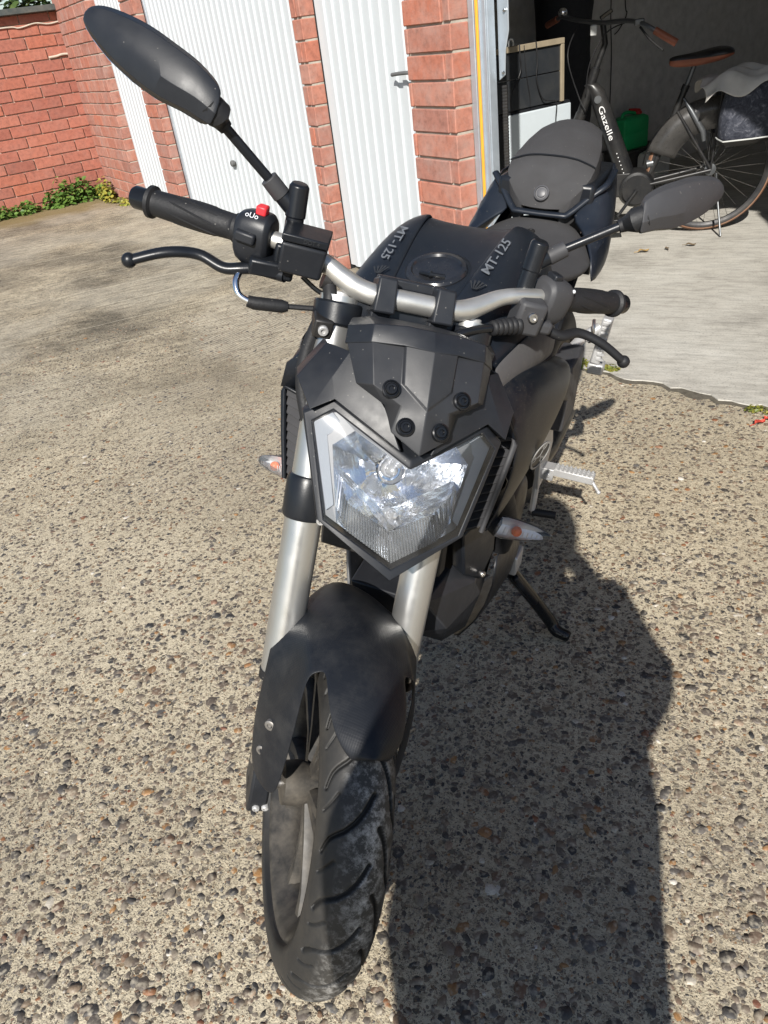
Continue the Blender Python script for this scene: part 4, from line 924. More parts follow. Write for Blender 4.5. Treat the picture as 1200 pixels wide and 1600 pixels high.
mc.add([Vector(p) for p in crn] + [Vector(p) for p in topc], [(3, 2, 1, 0), (4, 5, 6, 7), (0, 1, 5, 4), (1, 2, 6, 5), (2, 3, 7, 6), (3, 0, 4, 7)])
mco = mc.build('brake_reservoir', 'black_plastic', moto, S, bevel=0.004, seg=3)
lid = MB(); k_ = [Vector(p) + Vector((0, 0, 0.0015)) for p in topc]; cc = sum(k_, Vector()) / 4; k_ = [cc + (p - cc) * 1.03 for p in k_]
lid.prism(k_, (0, 0, 0.010)); lido = lid.build('reservoir_lid', 'satin_black', mco, S, bevel=0.002)
lettering('lid_print', 'DOT 4', 0.007, cc + Vector((0.004, -0.0265, 0.005)), (1, 0, 0), (0, 0, 1), 'dark_print', mco, S)
m_ = MB(); m_.tube([(-0.122, 0.318, 0.992), (-0.112, 0.318, 0.990)], 0.012, 16); m_.tube([(-0.116, 0.318, 0.990), (-0.106, 0.318, 0.988)], 0.0095, 12); m_.build('banjo_bolt', 'dark_metal', mco, S)
m_ = MB(); m_.tube(catmull([(-0.112, 0.312, 0.986), (-0.110, 0.297, 0.970), (-0.121, 0.290, 0.935), (-0.128, 0.279, 0.895), (-0.126, 0.262, 0.86), (-0.112, 0.24, 0.82), (-0.08, 0.20, 0.74)], 6), 0.0095, 12); m_.build('brake_hose', 'rubber', moto, S)
m_ = MB(); m_.tube(catmull([(-0.228, 0.340, 0.972), (-0.232, 0.328, 0.960), (-0.226, 0.318, 0.948), (-0.212, 0.312, 0.944)], 5), 0.0048, 10); m_.build('throttle_pipe', 'chrome', moto, S)
m_ = MB(); m_.tube([(-0.214, 0.312, 0.944), (-0.205, 0.312, 0.943), (-0.168, 0.312, 0.946), (-0.160, 0.312, 0.947)], [0.0078, 0.0088, 0.0088, 0.006], 12); m_.build('cable_boot', 'rubber', moto, S)
m_ = MB(); m_.tube(catmull([(-0.162, 0.312, 0.947), (-0.130, 0.312, 0.951), (-0.100, 0.310, 0.957), (-0.072, 0.300, 0.962), (-0.045, 0.285, 0.952), (-0.030, 0.28, 0.93)], 6), 0.0038, 8); m_.build('throttle_cable', 'rubber', moto, S)
m_ = MB(); m_.tube(catmull([(-0.148, 0.330, 0.985), (-0.120, 0.325, 0.970), (-0.085, 0.318, 0.968), (-0.06, 0.30, 0.972), (-0.05, 0.285, 0.95)], 6), 0.0034, 8); m_.build('switch_cable', 'gloss_black', moto, S)
# clutch side: perch, cable boot
m_ = MB(); m_.box((0.176, 0.326, 0.998), (0.042, 0.040, 0.050)); m_.box((0.196, 0.336, 0.984), (0.05, 0.034, 0.020)); m_.build('clutch_perch', 'grey_plastic', moto, S, bevel=0.006)
bolt(Vector((0.176, 0.304, 1.004)), (0, -1, 0.3), 0.007, moto, 'steel', S)
m_ = MB(); P_ = [Vector((0.164, 0.312, 0.986)), Vector((0.118, 0.292, 0.982))]; dd = (P_[1] - P_[0])
m_.tube([P_[0] + dd * (i / 18) for i in range(19)], [0.0135 - 0.0022 * (i % 3 == 0) - 0.0028 * i / 18 for i in range(19)], 16); m_.build('clutch_boot', 'rubber', moto, S, smooth=70)
m_ = MB(); m_.tube(catmull([(0.120, 0.293, 0.982), (0.095, 0.282, 0.980), (0.070, 0.272, 0.974), (0.050, 0.268, 0.955), (0.04, 0.27, 0.92)], 6), 0.0062, 10); m_.build('clutch_cable', 'gloss_black', moto, S)

# ---------------------------------------------------------------- mirrors
def mirror(s_):
    m_ = MB(); base = Vector((0.168 * s_, 0.350, 1.020)); top = Vector((0.170 * s_, 0.362, 1.088))
    m_.tube([base, base.lerp(top, 0.45), base.lerp(top, 0.46), top, top + Vector((0, 0, 0.004))], [0.0125, 0.0120, 0.0135, 0.0130, 0.010], 16)
    m_.tube([Vector((0.172 * s_, 0.361, 1.060)), Vector((0.192 * s_, 0.363, 1.073))], [0.0130, 0.0105], 14)
    mo = m_.build('mirror', 'satin_black', moto, S, bevel=0.0012)
    a = Vector((0.190 * s_, 0.363, 1.072)); j_ = Vector((0.2005 * s_, 0.3642, 1.0815)); t_ = Vector((0.2715 * s_, 0.3565, 1.1380)); nk = Vector((0.2830 * s_, 0.3440, 1.1540))
    d_ = (t_ - j_).normalized()
    m_ = MB(); m_.tube([a, j_ + d_ * 0.012], [0.0120, 0.0115], 14); m_.build('stem_collar', 'grey_plastic', mo, S, bevel=0.001)
    m_ = MB(); m_.tube([j_, t_], [0.0062, 0.0062], 12); m_.build('mirror_stem', 'satin_black', mo, S)
    m_ = MB(); m_.tube([t_ - d_ * 0.004, t_ + d_ * 0.006, nk - d_ * 0.004, nk + d_ * 0.012], [0.0085, 0.0105, 0.0168, 0.0150], 16); m_.build('stem_boot', 'rubber', mo, S)
    # head: rings from the neck to the tip; each ring top, front ridge, bottom, rear
    T = lambda x, y, z: Vector((x * s_, y, z))
    rings = []
    data = [  # centre, up half-height, lower half-height, depth forward (-y), depth back
        ((0.2840, 0.3400, 1.1600), 0.018, 0.020, 0.012, 0.012),
        ((0.2890, 0.3440, 1.1620), 0.024, 0.024, 0.016, 0.014),
        ((0.3120, 0.3560, 1.1690), 0.030, 0.026, 0.022, 0.016),
        ((0.3420, 0.3720, 1.1755), 0.033, 0.030, 0.025, 0.017),
        ((0.3720, 0.3900, 1.1830), 0.033, 0.030, 0.025, 0.016),
        ((0.4020, 0.4080, 1.1905), 0.028, 0.025, 0.021, 0.014),
        ((0.4240, 0.4210, 1.1960), 0.021, 0.017, 0.015, 0.010),
        ((0.4370, 0.4290, 1.1990), 0.012, 0.010, 0.008, 0.006),
        ((0.4420, 0.4310, 1.1995), 0.004, 0.004, 0.003, 0.003)]
    upv = T(-0.12, 0.55, 0.83).normalized(); fv = T(-0.35, -0.80, 0.48).normalized()
    for c, hu, hl, df, db in data:
        c = T(*c); rings.append([c + upv * hu + fv * df * 0.15, c + upv * hu * 0.62 + fv * df * 0.85, c + upv * hu * 0.1 + fv * df, c - upv * hl * 0.55 + fv * df * 0.8, c - upv * hl + fv * df * 0.1, c - upv * hl * 0.9 - fv * db, c - fv * db, c + upv * hu * 0.9 - fv * db])
    cols_ = [catmull([r[i] for r in rings], 3) for i in range(8)]; fine = [[c_[i] for c_ in cols_] for i in range(len(cols_[0]))]
    m_ = MB(); m_.rings(fine); m_.build('mirror_shell', 'black_plastic' if s_ < 0 else 'grey_plastic', mo, S, smooth=34, bevel=0.004, seg=3)  # same shell both sides; lighter plastic paints the sunlit look of one
    gl = MB(); gl.add([r[5] - fv * 0.0015 for r in rings[1:-1]] + [r[7] - fv * 0.0015 for r in reversed(rings[1:-1])], [tuple(range(14))]); gl.build('mirror_glass', 'mirror_glass', mo, S, smooth=0)
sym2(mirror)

# ---------------------------------------------------------------- tank
def halves(rows): return rows
def tank():
    # centre section between the covers
    m_ = MB(); rows = []
    for y, w_, zc, ze in ((0.335, 0.045, 0.905, 0.900), (0.37, 0.047, 0.930, 0.922), (0.43, 0.050, 0.951, 0.950), (0.475, 0.056, 0.960, 0.966), (0.53, 0.0625, 0.972, 0.980), (0.58, 0.068, 0.985, 0.994), (0.635, 0.073, 0.995, 1.004), (0.675, 0.077, 0.9915, 0.998), (0.71, 0.080, 0.975, 0.975), (0.745, 0.082, 0.945, 0.940), (0.765, 0.082, 0.915, 0.905)):
        rows.append([Vector((x * w_, y, zc + (ze - zc) * abs(x) ** 2.2)) for x in (-1.12, -1, -0.8, -0.5, -0.2, 0.2, 0.5, 0.8, 1, 1.12)])
    m_.grid(rows); t = m_.build('fuel_tank', 'tank_paint', moto, smooth=180, sub=2, thick=0.01)
    # raised ring of the filler and its cap
    c = Vector((0, 0.494, 0.966)); ax = Vector((0, -0.22, 1)).normalized()
    m_ = MB(); m_.lathe([(0.075, -0.016), (0.064, -0.001), (0.052, 0.004), (0.049, 0.004), (0.048, -0.002)], c, ax, 48, cap=False); m_.build('filler_collar', 'tank_paint', t, smooth=60)
    m_ = MB(); m_.lathe([(0.049, -0.006), (0.049, 0.006), (0.046, 0.0095), (0.040, 0.010), (0.0375, 0.0065), (0.030, 0.0055), (0.012, 0.0065), (0.0005, 0.0065)], c, ax, 48); cp_ = m_.build('fuel_cap', 'cap_gloss', t, smooth=35)
    q = ax.to_track_quat('Z', 'Y')
    m_ = MB(); m_.tube(catmull([c + q @ Vector((-0.020, -0.017, 0.007)), c + q @ Vector((0, -0.024, 0.011)), c + q @ Vector((0.020, -0.017, 0.007))], 5), [0.0035] * 5 + [0.006] + [0.0035] * 5, 8); m_.build('key_flap', 'gloss_black', cp_)
    # covers left and right with the lettering
    for s_ in (-1, 1):
        Y = [0.345, 0.43, 0.53, 0.60, 0.645, 0.690]
        G = [[(0.044, 0.345, 0.922), (0.075, 0.340, 0.925), (0.110, 0.330, 0.915), (0.140, 0.318, 0.890), (0.152, 0.315, 0.855)],
             [(0.0495, 0.430, 0.957), (0.085, 0.428, 0.959), (0.120, 0.420, 0.950), (0.150, 0.412, 0.918), (0.160, 0.410, 0.870)],
             [(0.0625, 0.530, 0.986), (0.100, 0.530, 0.9885), (0.128, 0.525, 0.973), (0.157, 0.518, 0.930), (0.165, 0.515, 0.865)],
             [(0.0690, 0.595, 1.004), (0.104, 0.597, 1.003), (0.130, 0.595, 0.984), (0.157, 0.588, 0.935), (0.164, 0.585, 0.860)],
             [(0.0725, 0.640, 1.0125), (0.102, 0.646, 1.006), (0.129, 0.648, 0.983), (0.153, 0.645, 0.932), (0.160, 0.642, 0.855)],
             [(0.0770, 0.668, 1.0065), (0.104, 0.690, 0.992), (0.124, 0.697, 0.970), (0.146, 0.692, 0.920), (0.152, 0.690, 0.845)],
             [(0.0780, 0.690, 0.985), (0.103, 0.712, 0.972), (0.120, 0.722, 0.948), (0.138, 0.722, 0.900), (0.144, 0.722, 0.835)]]
        m_ = MB(); m_.grid([sx(r, s_) for r in G])
        cv = m_.build('tank_cover', 'tank_paint', moto, smooth=60, thick=0.008, sub=2, bevel=0.0)
        # lettering runs up the cover
        a_ = Vector((0.078 * s_, 0.445, 0.9655)); b_ = Vector((0.086 * s_, 0.600, 1.0050)); ax = (b_ - a_).normalized(); nrm = Vector((0.10 * s_, -0.24, 0.97)); nrm = (nrm - ax * nrm.dot(ax)).normalized()
        ay = nrm.cross(ax)
        if s_ < 0: o_ = a_.lerp(b_, 0.56) + Vector((-0.005, 0, 0.0))
        else: o_ = a_.lerp(b_, 0.56)
        if s_ < 0: lettering('lettering', 'MT-125', 0.0225, o_ + nrm * 0.0055, -ax, -ay, 'letter_grey', cv, shear=0.25, bold=0.0001, stretch=1.38)
        else: lettering('lettering', 'MT-125', 0.0225, o_ + nrm * 0.0045, ax, ay, 'letter_grey', cv, shear=0.25, bold=0.0001, stretch=1.38)
        mk = MB(); oo = a_ + ax * 0.012 + nrm * 0.0045
        for k, (w0, l0, of) in enumerate(((0.0030, 0.024, 0.0), (0.0030, 0.022, 0.0042), (0.0030, 0.022, -0.0042), (0.0026, 0.019, 0.0082), (0.0026, 0.019, -0.0082))):
            p0 = oo + ay * of * 0.45 - ax * 0.012; p1 = oo + ay * (of * 1.5) + ax * (l0 - 0.014)
            mk.add([p0 - ay * w0 * 0.25, p0 + ay * w0 * 0.25, p1 + ay * w0 * 0.6, p1 - ay * w0 * 0.6], [(0, 1, 2, 3)])
        mk.build('wing_mark', 'dark_print', cv, smooth=0, thick=0.0006, off=1)
    # grey side panels under the covers
    for s_ in (-1, 1):
        G = [[(0.150, 0.330, 0.905), (0.158, 0.320, 0.885), (0.158, 0.322, 0.868)],
             [(0.158, 0.410, 0.905), (0.172, 0.405, 0.880), (0.170, 0.400, 0.855)],
             [(0.162, 0.520, 0.898), (0.182, 0.520, 0.868), (0.176, 0.525, 0.830)],
             [(0.160, 0.620, 0.880), (0.178, 0.625, 0.848), (0.172, 0.640, 0.800)],
             [(0.148, 0.690, 0.855), (0.162, 0.700, 0.825), (0.158, 0.705, 0.775)]]
        m_ = MB(); m_.grid([sx(r, s_) for r in G]); m_.build('side_panel', 'panel_grey', moto, smooth=60, sub=2, thick=0.006)
mat('cap_gloss', (0.010, 0.011, 0.014), 0.25, dust=0.10, dust_col=(0.18, 0.18, 0.18), coat=0.3)
mat('panel_grey', (0.075, 0.073, 0.075), 0.6, dust=0.12)
mat('letter_grey', (0.12, 0.13, 0.145), 0.5, var=0.05)
tank()

# ---------------------------------------------------------------- radiator shrouds
def shroud(s_):
    G = [[(0.150, 0.318, 0.876), (0.178, 0.322, 0.852), (0.1965, 0.330, 0.806), (0.200, 0.333, 0.757), (0.1905, 0.297, 0.690), (0.174, 0.275, 0.648)],
         [(0.165, 0.395, 0.880), (0.201, 0.412, 0.858), (0.206, 0.428, 0.798), (0.210, 0.420, 0.745), (0.199, 0.375, 0.690), (0.180, 0.330, 0.645)],
         [(0.174, 0.525, 0.838), (0.203, 0.540, 0.818), (0.210, 0.560, 0.776), (0.213, 0.540, 0.738), (0.203, 0.480, 0.694), (0.186, 0.400, 0.655)],
         [(0.170, 0.640, 0.800), (0.192, 0.660, 0.782), (0.206, 0.675, 0.760), (0.208, 0.660, 0.727), (0.203, 0.590, 0.702), (0.188, 0.470, 0.668)],
         [(0.158, 0.705, 0.775), (0.176, 0.740, 0.757), (0.190, 0.755, 0.735), (0.192, 0.740, 0.713), (0.194, 0.690, 0.703), (0.186, 0.560, 0.680)]]
    m_ = MB(); m_.grid([sx(r, s_) for r in G]); sh = m_.build('shroud', 'shroud_paint', moto, smooth=180, sub=2, thick=0.006)
    m_ = MB(); m_.grid([sx(r, s_) for r in ([(0.150, 0.318, 0.876), (0.130, 0.333, 0.882), (0.105, 0.355, 0.884)], [(0.178, 0.322, 0.852), (0.145, 0.338, 0.850), (0.108, 0.358, 0.846)], [(0.1965, 0.330, 0.806), (0.172, 0.340, 0.800), (0.140, 0.352, 0.790)])]); m_.build('shroud_duct', 'navy_paint', sh, smooth=60, thick=0.004)
    # vent insert facing forward
    f = lambda t, u: (Vector((0.1930, 0.334, 0.797)).lerp(Vector((0.1720, 0.279, 0.662)), t)).lerp(Vector((0.1680, 0.336, 0.788)).lerp(Vector((0.1420, 0.280, 0.640)), t), u)
    m_ = MB(); m_.grid([sx([f(t / 8, 0) + Vector((-.004, 0.012, 0)), f(t / 8, 1) + Vector((0, 0.016, 0))], s_) for t in range(9)]); v = m_.build('vent', 'radiator_fin', sh, smooth=0, thick=0.002)
    for k in range(10):
        t = 0.05 + k * 0.095; m_ = MB(); a_, b_ = f(t, 0.06), f(t, 0.98); tl = Vector((0, 0.014, 0.0085))
        m_.add(sx([a_, b_, b_ + tl, a_ + tl, a_ + Vector((0, 0.0, -0.0022)), b_ + Vector((0, 0, -0.0022)), b_ + tl + Vector((0, 0, -0.0022)), a_ + tl + Vector((0, 0, -0.0022))], s_), [(0, 1, 2, 3), (7, 6, 5, 4), (0, 4, 5, 1), (1, 5, 6, 2), (2, 6, 7, 3), (3, 7, 4, 0)])
        m_.build('vent_slat', 'grey_plastic', v, smooth=0)
    # frame round the vent
    m_ = MB(); P_ = [f(0, 1) + Vector((0.0, -0.002, 0.006)), f(0, 0.1) + Vector((0, -0.003, 0.008)), f(0.03, -0.06), f(0.5, -0.05), f(1.0, 0.0)]
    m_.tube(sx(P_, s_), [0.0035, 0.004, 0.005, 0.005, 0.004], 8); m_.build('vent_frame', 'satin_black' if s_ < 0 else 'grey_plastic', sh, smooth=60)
    if s_ > 0:
        # round emblem with three tuning forks
        c = Vector((0.2098, 0.452, 0.712)); nrm = Vector((0.93, -0.30, -0.20)).normalized(); u = Vector((0, 0.35, 0.93)); u = (u - nrm * u.dot(nrm)).normalized(); w_ = nrm.cross(u)
        e = MB(); R_ = 0.027
        def arc(r0, r1, n=36):
            vs_ = []
            for i in range(n): t = 2 * PI * i / n; vs_ += [c + (u * math.cos(t) + w_ * math.sin(t)) * r0 + nrm * 0.002, c + (u * math.cos(t) + w_ * math.sin(t)) * r1 + nrm * 0.002]
            e.add(vs_, [(2 * i, 2 * i + 1, (2 * i + 3) % (2 * n), (2 * i + 2) % (2 * n)) for i in range(n)])
        arc(R_ * 0.86, R_)
        for k in range(3):
            t = PI / 2 + k * 2 * PI / 3; d_ = u * math.sin(t) + w_ * math.cos(t); p_ = nrm.cross(d_)
            def strip(r0, r1, o0, o1, w0):
                a_ = c + d_ * R_ * r0 + p_ * R_ * o0 + nrm * 0.0022; b_ = c + d_ * R_ * r1 + p_ * R_ * o1 + nrm * 0.0022; q_ = p_ * R_ * w0
                e.add([a_ - q_, a_ + q_, b_ + q_, b_ - q_], [(0, 1, 2, 3)])
            strip(0.0, 0.42, 0, 0, 0.055); strip(0.40, 0.52, 0, 0.14, 0.055); strip(0.40, 0.52, 0, -0.14, 0.055); strip(0.50, 0.82, 0.14, 0.15, 0.055); strip(0.50, 0.82, -0.14, -0.15, 0.055)
        em = e.build('emblem', 'emblem_grey', sh, smooth=0, thick=0.0012, off=1, fix=False)
        dsk = MB(); dsk.add([c + (u * math.cos(2 * PI * i / 32) + w_ * math.sin(2 * PI * i / 32)) * R_ + nrm * 0.0008 for i in range(32)], [tuple(range(32))]); dsk.build('emblem_back', 'satin_black', em, smooth=0, thick=0.001)
def shroud_mat():
    mt, n, b = nodes_of('shroud_paint'); ln = n.links.new; co = coords(n)
    nz = N(n, 'TexNoise', Scale=12.0, Detail=9.0, Roughness=0.72); ln(co, nz.inputs['Vector'])
    r = ramp(n, [(0.46, (0.0055, 0.0075, 0.0115)), (0.88, (0.040, 0.038, 0.034))]); ln(nz.outputs['Fac'], r.inputs[0])
    n2 = N(n, 'TexVoronoi', Scale=260.0); ln(co, n2.inputs['Vector']); sp = N(n, 'Math', operation='LESS_THAN'); ln(n2.outputs['Distance'], sp.inputs[0]); sp.inputs[1].default_value = 0.10
    mx = N(n, 'MixRGB'); mx.inputs[2].default_value = (0.16, 0.14, 0.11, 1); ln(sp.outputs[0], mx.inputs[0]); ln(r.outputs[0], mx.inputs[1])
    ln(mx.outputs[0], b.inputs['Base Color']); b.inputs['Roughness'].default_value = 0.40; b.inputs['Specular IOR Level'].default_value = 0.25; MATS['shroud_paint'] = mt
shroud_mat(); sym2(shroud)
m_ = MB(); m_.box((0, 0.315, 0.66), (0.22, 0.03, 0.24), Quaternion((1, 0, 0), math.radians(-10))); ra = m_.build('radiator', 'radiator_fin', moto, bevel=0.004)

# front indicators
def indicator(s_):
    root = Vector((0.188 * s_, 0.312, 0.655)); tip = Vector((0.268 * s_, 0.345, 0.634)); d = tip - root; fv = Vector((0.16 * s_, -0.98, 0.10)).normalized(); up = Vector((0, 0.1, 1)); up = (up - d.normalized() * up.dot(d.normalized())).normalized()
    R_ = []; R2 = []
    for t, h0, dp in ((0, 0.019, 0.015), (0.12, 0.0205, 0.017), (0.4, 0.0185, 0.016), (0.7, 0.0145, 0.013), (0.92, 0.0085, 0.008), (1.0, 0.0030, 0.003)):
        c = root + d * t
        R_.append([c + up * h0, c + up * h0 * 0.8 - fv * dp, c - up * h0 * 0.5 - fv * dp, c - up * h0, ])
        R2.append([c + up * h0 * 0.98, c + up * h0 * 0.5 + fv * dp * 0.8, c - up * h0 * 0.5 + fv * dp * 0.8, c - up * h0 * 0.98])
    m_ = MB(); m_.rings(R_, closed=False, cap=False); ind = m_.build('indicator', 'black_plastic', moto, smooth=50, thick=0.002, sub=1)
    m_ = MB(); m_.rings(R2, closed=False, cap=False); m_.build('indicator_lens', 'clear_signal', ind, smooth=50, sub=1)
    m_ = MB(); m_.grid([[r[0] * 0.96 + (root + d * 0.5) * 0.04, (r[0] + r[3]) / 2 - fv * 0.010, r[3] * 0.96 + (root + d * 0.5) * 0.04] for r in R_]); m_.build('indicator_reflector', 'signal_white', ind, smooth=40)
    m_ = MB(); m_.ball(root + d * 0.36 + fv * 0.002, (0.0085, 0.0085, 0.0085), 12, 8); m_.build('indicator_bulb', 'amber', ind)
    m_ = MB(); m_.tube([root + Vector((-0.045 * s_, 0.02, 0.012)), root + Vector((-0.012 * s_, 0.004, 0.002)), root + d * 0.03], [0.010, 0.012, 0.017], 12); m_.build('indicator_stalk', 'rubber', ind)
    m_ = MB()
    for k in range(9):
        t = 0.14 + k * 0.085; a_ = root + d * t + fv * 0.006 * (1 - 0.7 * t); hh = 0.012 * (1 - 0.8 * t); m_.tube([a_ + up * hh * 0.5, a_ - up * hh * 0.8], 0.0008, 4)
    m_.build('lens_rib', 'signal_white', ind)
sym2(indicator)

# ---------------------------------------------------------------- seat, tail
def seat():
    m_ = MB(); rows = []
    for y, w_, zc, dr in ((0.70, 0.062, 0.905, 0.03), (0.76, 0.085, 0.905, 0.030), (0.84, 0.112, 0.892, 0.030), (0.93, 0.138, 0.879, 0.034), (1.02, 0.150, 0.872, 0.040), (1.10, 0.148, 0.876, 0.042), (1.150, 0.125, 0.890, 0.040), (1.175, 0.10, 0.893, 0.04)):
        rows.append([Vector((x * w_, y, zc - dr * abs(x) ** 2.6 - (0.05 if abs(x) > 1 else 0))) for x in (-1.0, -0.92, -0.7, -0.35, 0, 0.35, 0.7, 0.92, 1.0)])
    m_.grid(rows); so = m_.build('rider_seat', 'seat_vinyl', moto, smooth=180, sub=2, thick=0.02)
    bolt(Vector((0.0, 1.083, 0.878)), (0, -0.1, 1), 0.009, so, 'dark_metal', h=0.002)
    # pillion pad: front face with the round button, then the seam, then the top
    rows = []
    for y, w_, z_, ce, ed in ((1.133, 0.044, 0.914, 0.0, -0.000), (1.146, 0.066, 0.938, 0.002, -0.002), (1.160, 0.084, 0.960, 0.003, -0.004), (1.176, 0.094, 0.982, 0.004, -0.008), (1.200, 0.096, 1.004, 0.004, -0.016), (1.24, 0.094, 1.020, 0.004, -0.020), (1.30, 0.086, 1.038, 0.006, -0.020), (1.345, 0.074, 1.050, 0.006, -0.018), (1.40, 0.066, 1.050, 0.004, -0.02), (1.43, 0.058, 1.030, 0.0, -0.02)):
        rows.append([Vector((x * w_, y + 0.010 * abs(x) ** 2, z_ + ce * (1 - x * x) + ed * abs(x) ** 3)) for x in (-1, -0.9, -0.6, -0.3, 0, 0.3, 0.6, 0.9, 1)] )
    rows = [[Vector((r[0].x * 1.05, r[0].y + 0.012, r[0].z - 0.055))] + r + [Vector((r[-1].x * 1.05, r[-1].y + 0.012, r[-1].z - 0.055))] for r in rows]
    m_ = MB(); m_.grid(rows); ps = m_.build('pillion_seat', 'seat_vinyl', moto, smooth=35, bevel=0.006, seg=3, thick=0.012)
    m_ = MB(); sm = [Vector((x * 0.0965, 1.199 + 0.010 * x * x, 1.0075 + 0.004 * (1 - x * x) - 0.016 * abs(x) ** 3)) for x in (-1, -0.9, -0.6, -0.3, 0, 0.3, 0.6, 0.9, 1)]
    m_.tube(catmull(sm, 3), 0.0016, 6); m_.build('seam', 'satin_black', ps)
    c = Vector((0, 1.141, 0.944)); ax = Vector((0, -0.85, 0.5))
    m_ = MB(); m_.lathe([(0.0165, -0.006), (0.0165, 0.003), (0.0135, 0.005), (0.0125, 0.0025), (0.0105, 0.0025), (0.010, 0.006), (0.006, 0.0072), (0.0005, 0.0074)], c, ax, 28); m_.build('seat_button', 'button_grey', ps)
    # gloss rails framing the pad
    rail = catmull([(-0.128, 1.205, 0.962), (-0.100, 1.180, 0.938), (-0.064, 1.148, 0.906), (-0.045, 1.142, 0.902), (0.045, 1.142, 0.902), (0.064, 1.148, 0.906), (0.100, 1.180, 0.938), (0.128, 1.205, 0.962), (0.128, 1.28, 0.975)], 4)
    m_ = MB(); m_.tube(rail, 0.0085, 10, flat=0.7); m_.build('seat_rail', 'navy_paint', moto, smooth=60)
    for s_ in (-1, 1):
        G = [[(0.062, 1.143, 0.902), (0.100, 1.125, 0.885), (0.152, 1.040, 0.853), (0.158, 1.000, 0.790)],
             [(0.098, 1.178, 0.934), (0.128, 1.160, 0.915), (0.163, 1.130, 0.872), (0.166, 1.130, 0.800)],
             [(0.127, 1.205, 0.961), (0.142, 1.200, 0.940), (0.160, 1.190, 0.885), (0.162, 1.190, 0.805)],
             [(0.124, 1.290, 0.965), (0.136, 1.290, 0.945), (0.146, 1.290, 0.895), (0.148, 1.290, 0.830)],
             [(0.100, 1.430, 0.975), (0.112, 1.430, 0.960), (0.118, 1.430, 0.925), (0.116, 1.430, 0.880)]]
        m_ = MB(); m_.grid([sx(r, s_) for r in G]); m_.build('tail_panel', 'navy_paint', moto, smooth=50, sub=1, thick=0.006)
    m_ = MB(); m_.box((0, 1.30, 0.93), (0.22, 0.26, 0.07)); m_.build('tail_tray', 'satin_black', moto, bevel=0.01)
    m_ = MB(); m_.box((0, 1.455, 0.97), (0.11, 0.02, 0.035)); m_.build('tail_lamp', 'red_plastic', moto, bevel=0.006)
    m_ = MB(); m_.prism([(-0.07, 1.46, 0.90), (0.07, 1.46, 0.90), (0.06, 1.62, 0.62), (-0.06, 1.62, 0.62)], (0, 0.008, 0.004)); m_.build('plate_bracket', 'black_plastic', moto, bevel=0.003)
mat('button_grey', (0.075, 0.075, 0.08), 0.4)
seat()

# ---------------------------------------------------------------- frame, engine, belly pan
m_ = MB()
for s_ in (-1, 1):
    m_.tube([(0.035 * s_, 0.33, 0.80), (0.10 * s_, 0.45, 0.76), (0.125 * s_, 0.70, 0.66), (0.115 * s_, 0.86, 0.52), (0.105 * s_, 0.90, 0.40)], [0.024, 0.026, 0.026, 0.024, 0.022], 10)
    m_.tube([(0.11 * s_, 0.78, 0.62), (0.11 * s_, 1.05, 0.80), (0.09 * s_, 1.40, 0.92)], 0.014, 8)
fr_ = m_.build('frame', 'satin_black', moto)
m_ = MB(); m_.tube([(0.035, 0.335, 0.86), (0.0, 0.325, 0.87), (-0.035, 0.335, 0.86)], 0.04, 12); m_.tube([(0, 0.30, 0.74), (0, 0.365, 0.90)], 0.032, 16); m_.build('headstock', 'satin_black', fr_)
m_ = MB(); m_.box((0.0, 0.62, 0.45), (0.20, 0.34, 0.28), Quaternion((1, 0, 0), 0.2), taper=0.8); m_.lathe([(0.085, 0), (0.085, 0.05), (0.07, 0.065), (0.03, 0.07)], (0.07, 0.72, 0.40), (1, 0, 0), 24); m_.lathe([(0.07, 0), (0.07, 0.05), (0.03, 0.06)], (-0.07, 0.70, 0.40), (-1, 0, 0), 24)
m_.tube([(0, 0.55, 0.55), (0, 0.42, 0.66)], [0.085, 0.075], 14); en = m_.build('engine', 'dark_metal', moto, bevel=0.006)
# faceted cover low at the front, lit facets toward the camera
P_ = {'tl': (0.095, 0.262, 0.497), 'tr': (0.142, 0.395, 0.455), 'br': (0.143, 0.438, 0.392), 'bl': (0.128, 0.288, 0.428), 'l': (0.070, 0.262, 0.420), 'tip': (0.100, 0.355, 0.322), 'tip2': (0.130, 0.400, 0.330), 'top': (0.105, 0.360, 0.500)}
q = {k: Vector(v) for k, v in P_.items()}
m_ = MB()
for s_ in (1, -1):
    if s_ < 0: q = {k: Vector((-v[0] * 0.45, v[1], v[2])) for k, v in P_.items()}
    bk = Vector((-0.02 * s_, 0.16, 0.0))
    for f in (('tl', 'tr', 'br', 'bl'), ('tl', 'bl', 'l'), ('bl', 'br', 'tip2', 'tip'), ('l', 'bl', 'tip'), ('tl', 'top', 'tr')): m_.add([q[k] for k in f], [tuple(range(len(f)))])
    m_.add([q['tr'], q['br'], q['br'] + bk, q['tr'] + bk], [(0, 1, 2, 3)]); m_.add([q['br'], q['tip2'], q['tip2'] + bk * 1.4, q['br'] + bk], [(0, 1, 2, 3)]); m_.add([q['top'], q['tr'], q['tr'] + bk, q['top'] + bk], [(0, 1, 2, 3)])
lq = {k: Vector(v) for k, v in P_.items()}; mk_ = lambda k: Vector((-lq[k].x * 0.45, lq[k].y, lq[k].z))
m_.add([lq['l'], lq['tip'], mk_('tip'), mk_('l')], [(0, 1, 2, 3)]); m_.add([lq['tl'], lq['l'], mk_('l'), mk_('tl')], [(0, 1, 2, 3)]); m_.add([lq['tl'], mk_('tl'), mk_('top'), lq['top']], [(0, 1, 2, 3)]); m_.add([lq['tip'], lq['tip2'], mk_('tip2'), mk_('tip')], [(0, 1, 2, 3)])
m_.build('chin_cover', 'chin_plastic', moto, smooth=10, bevel=0.0025)
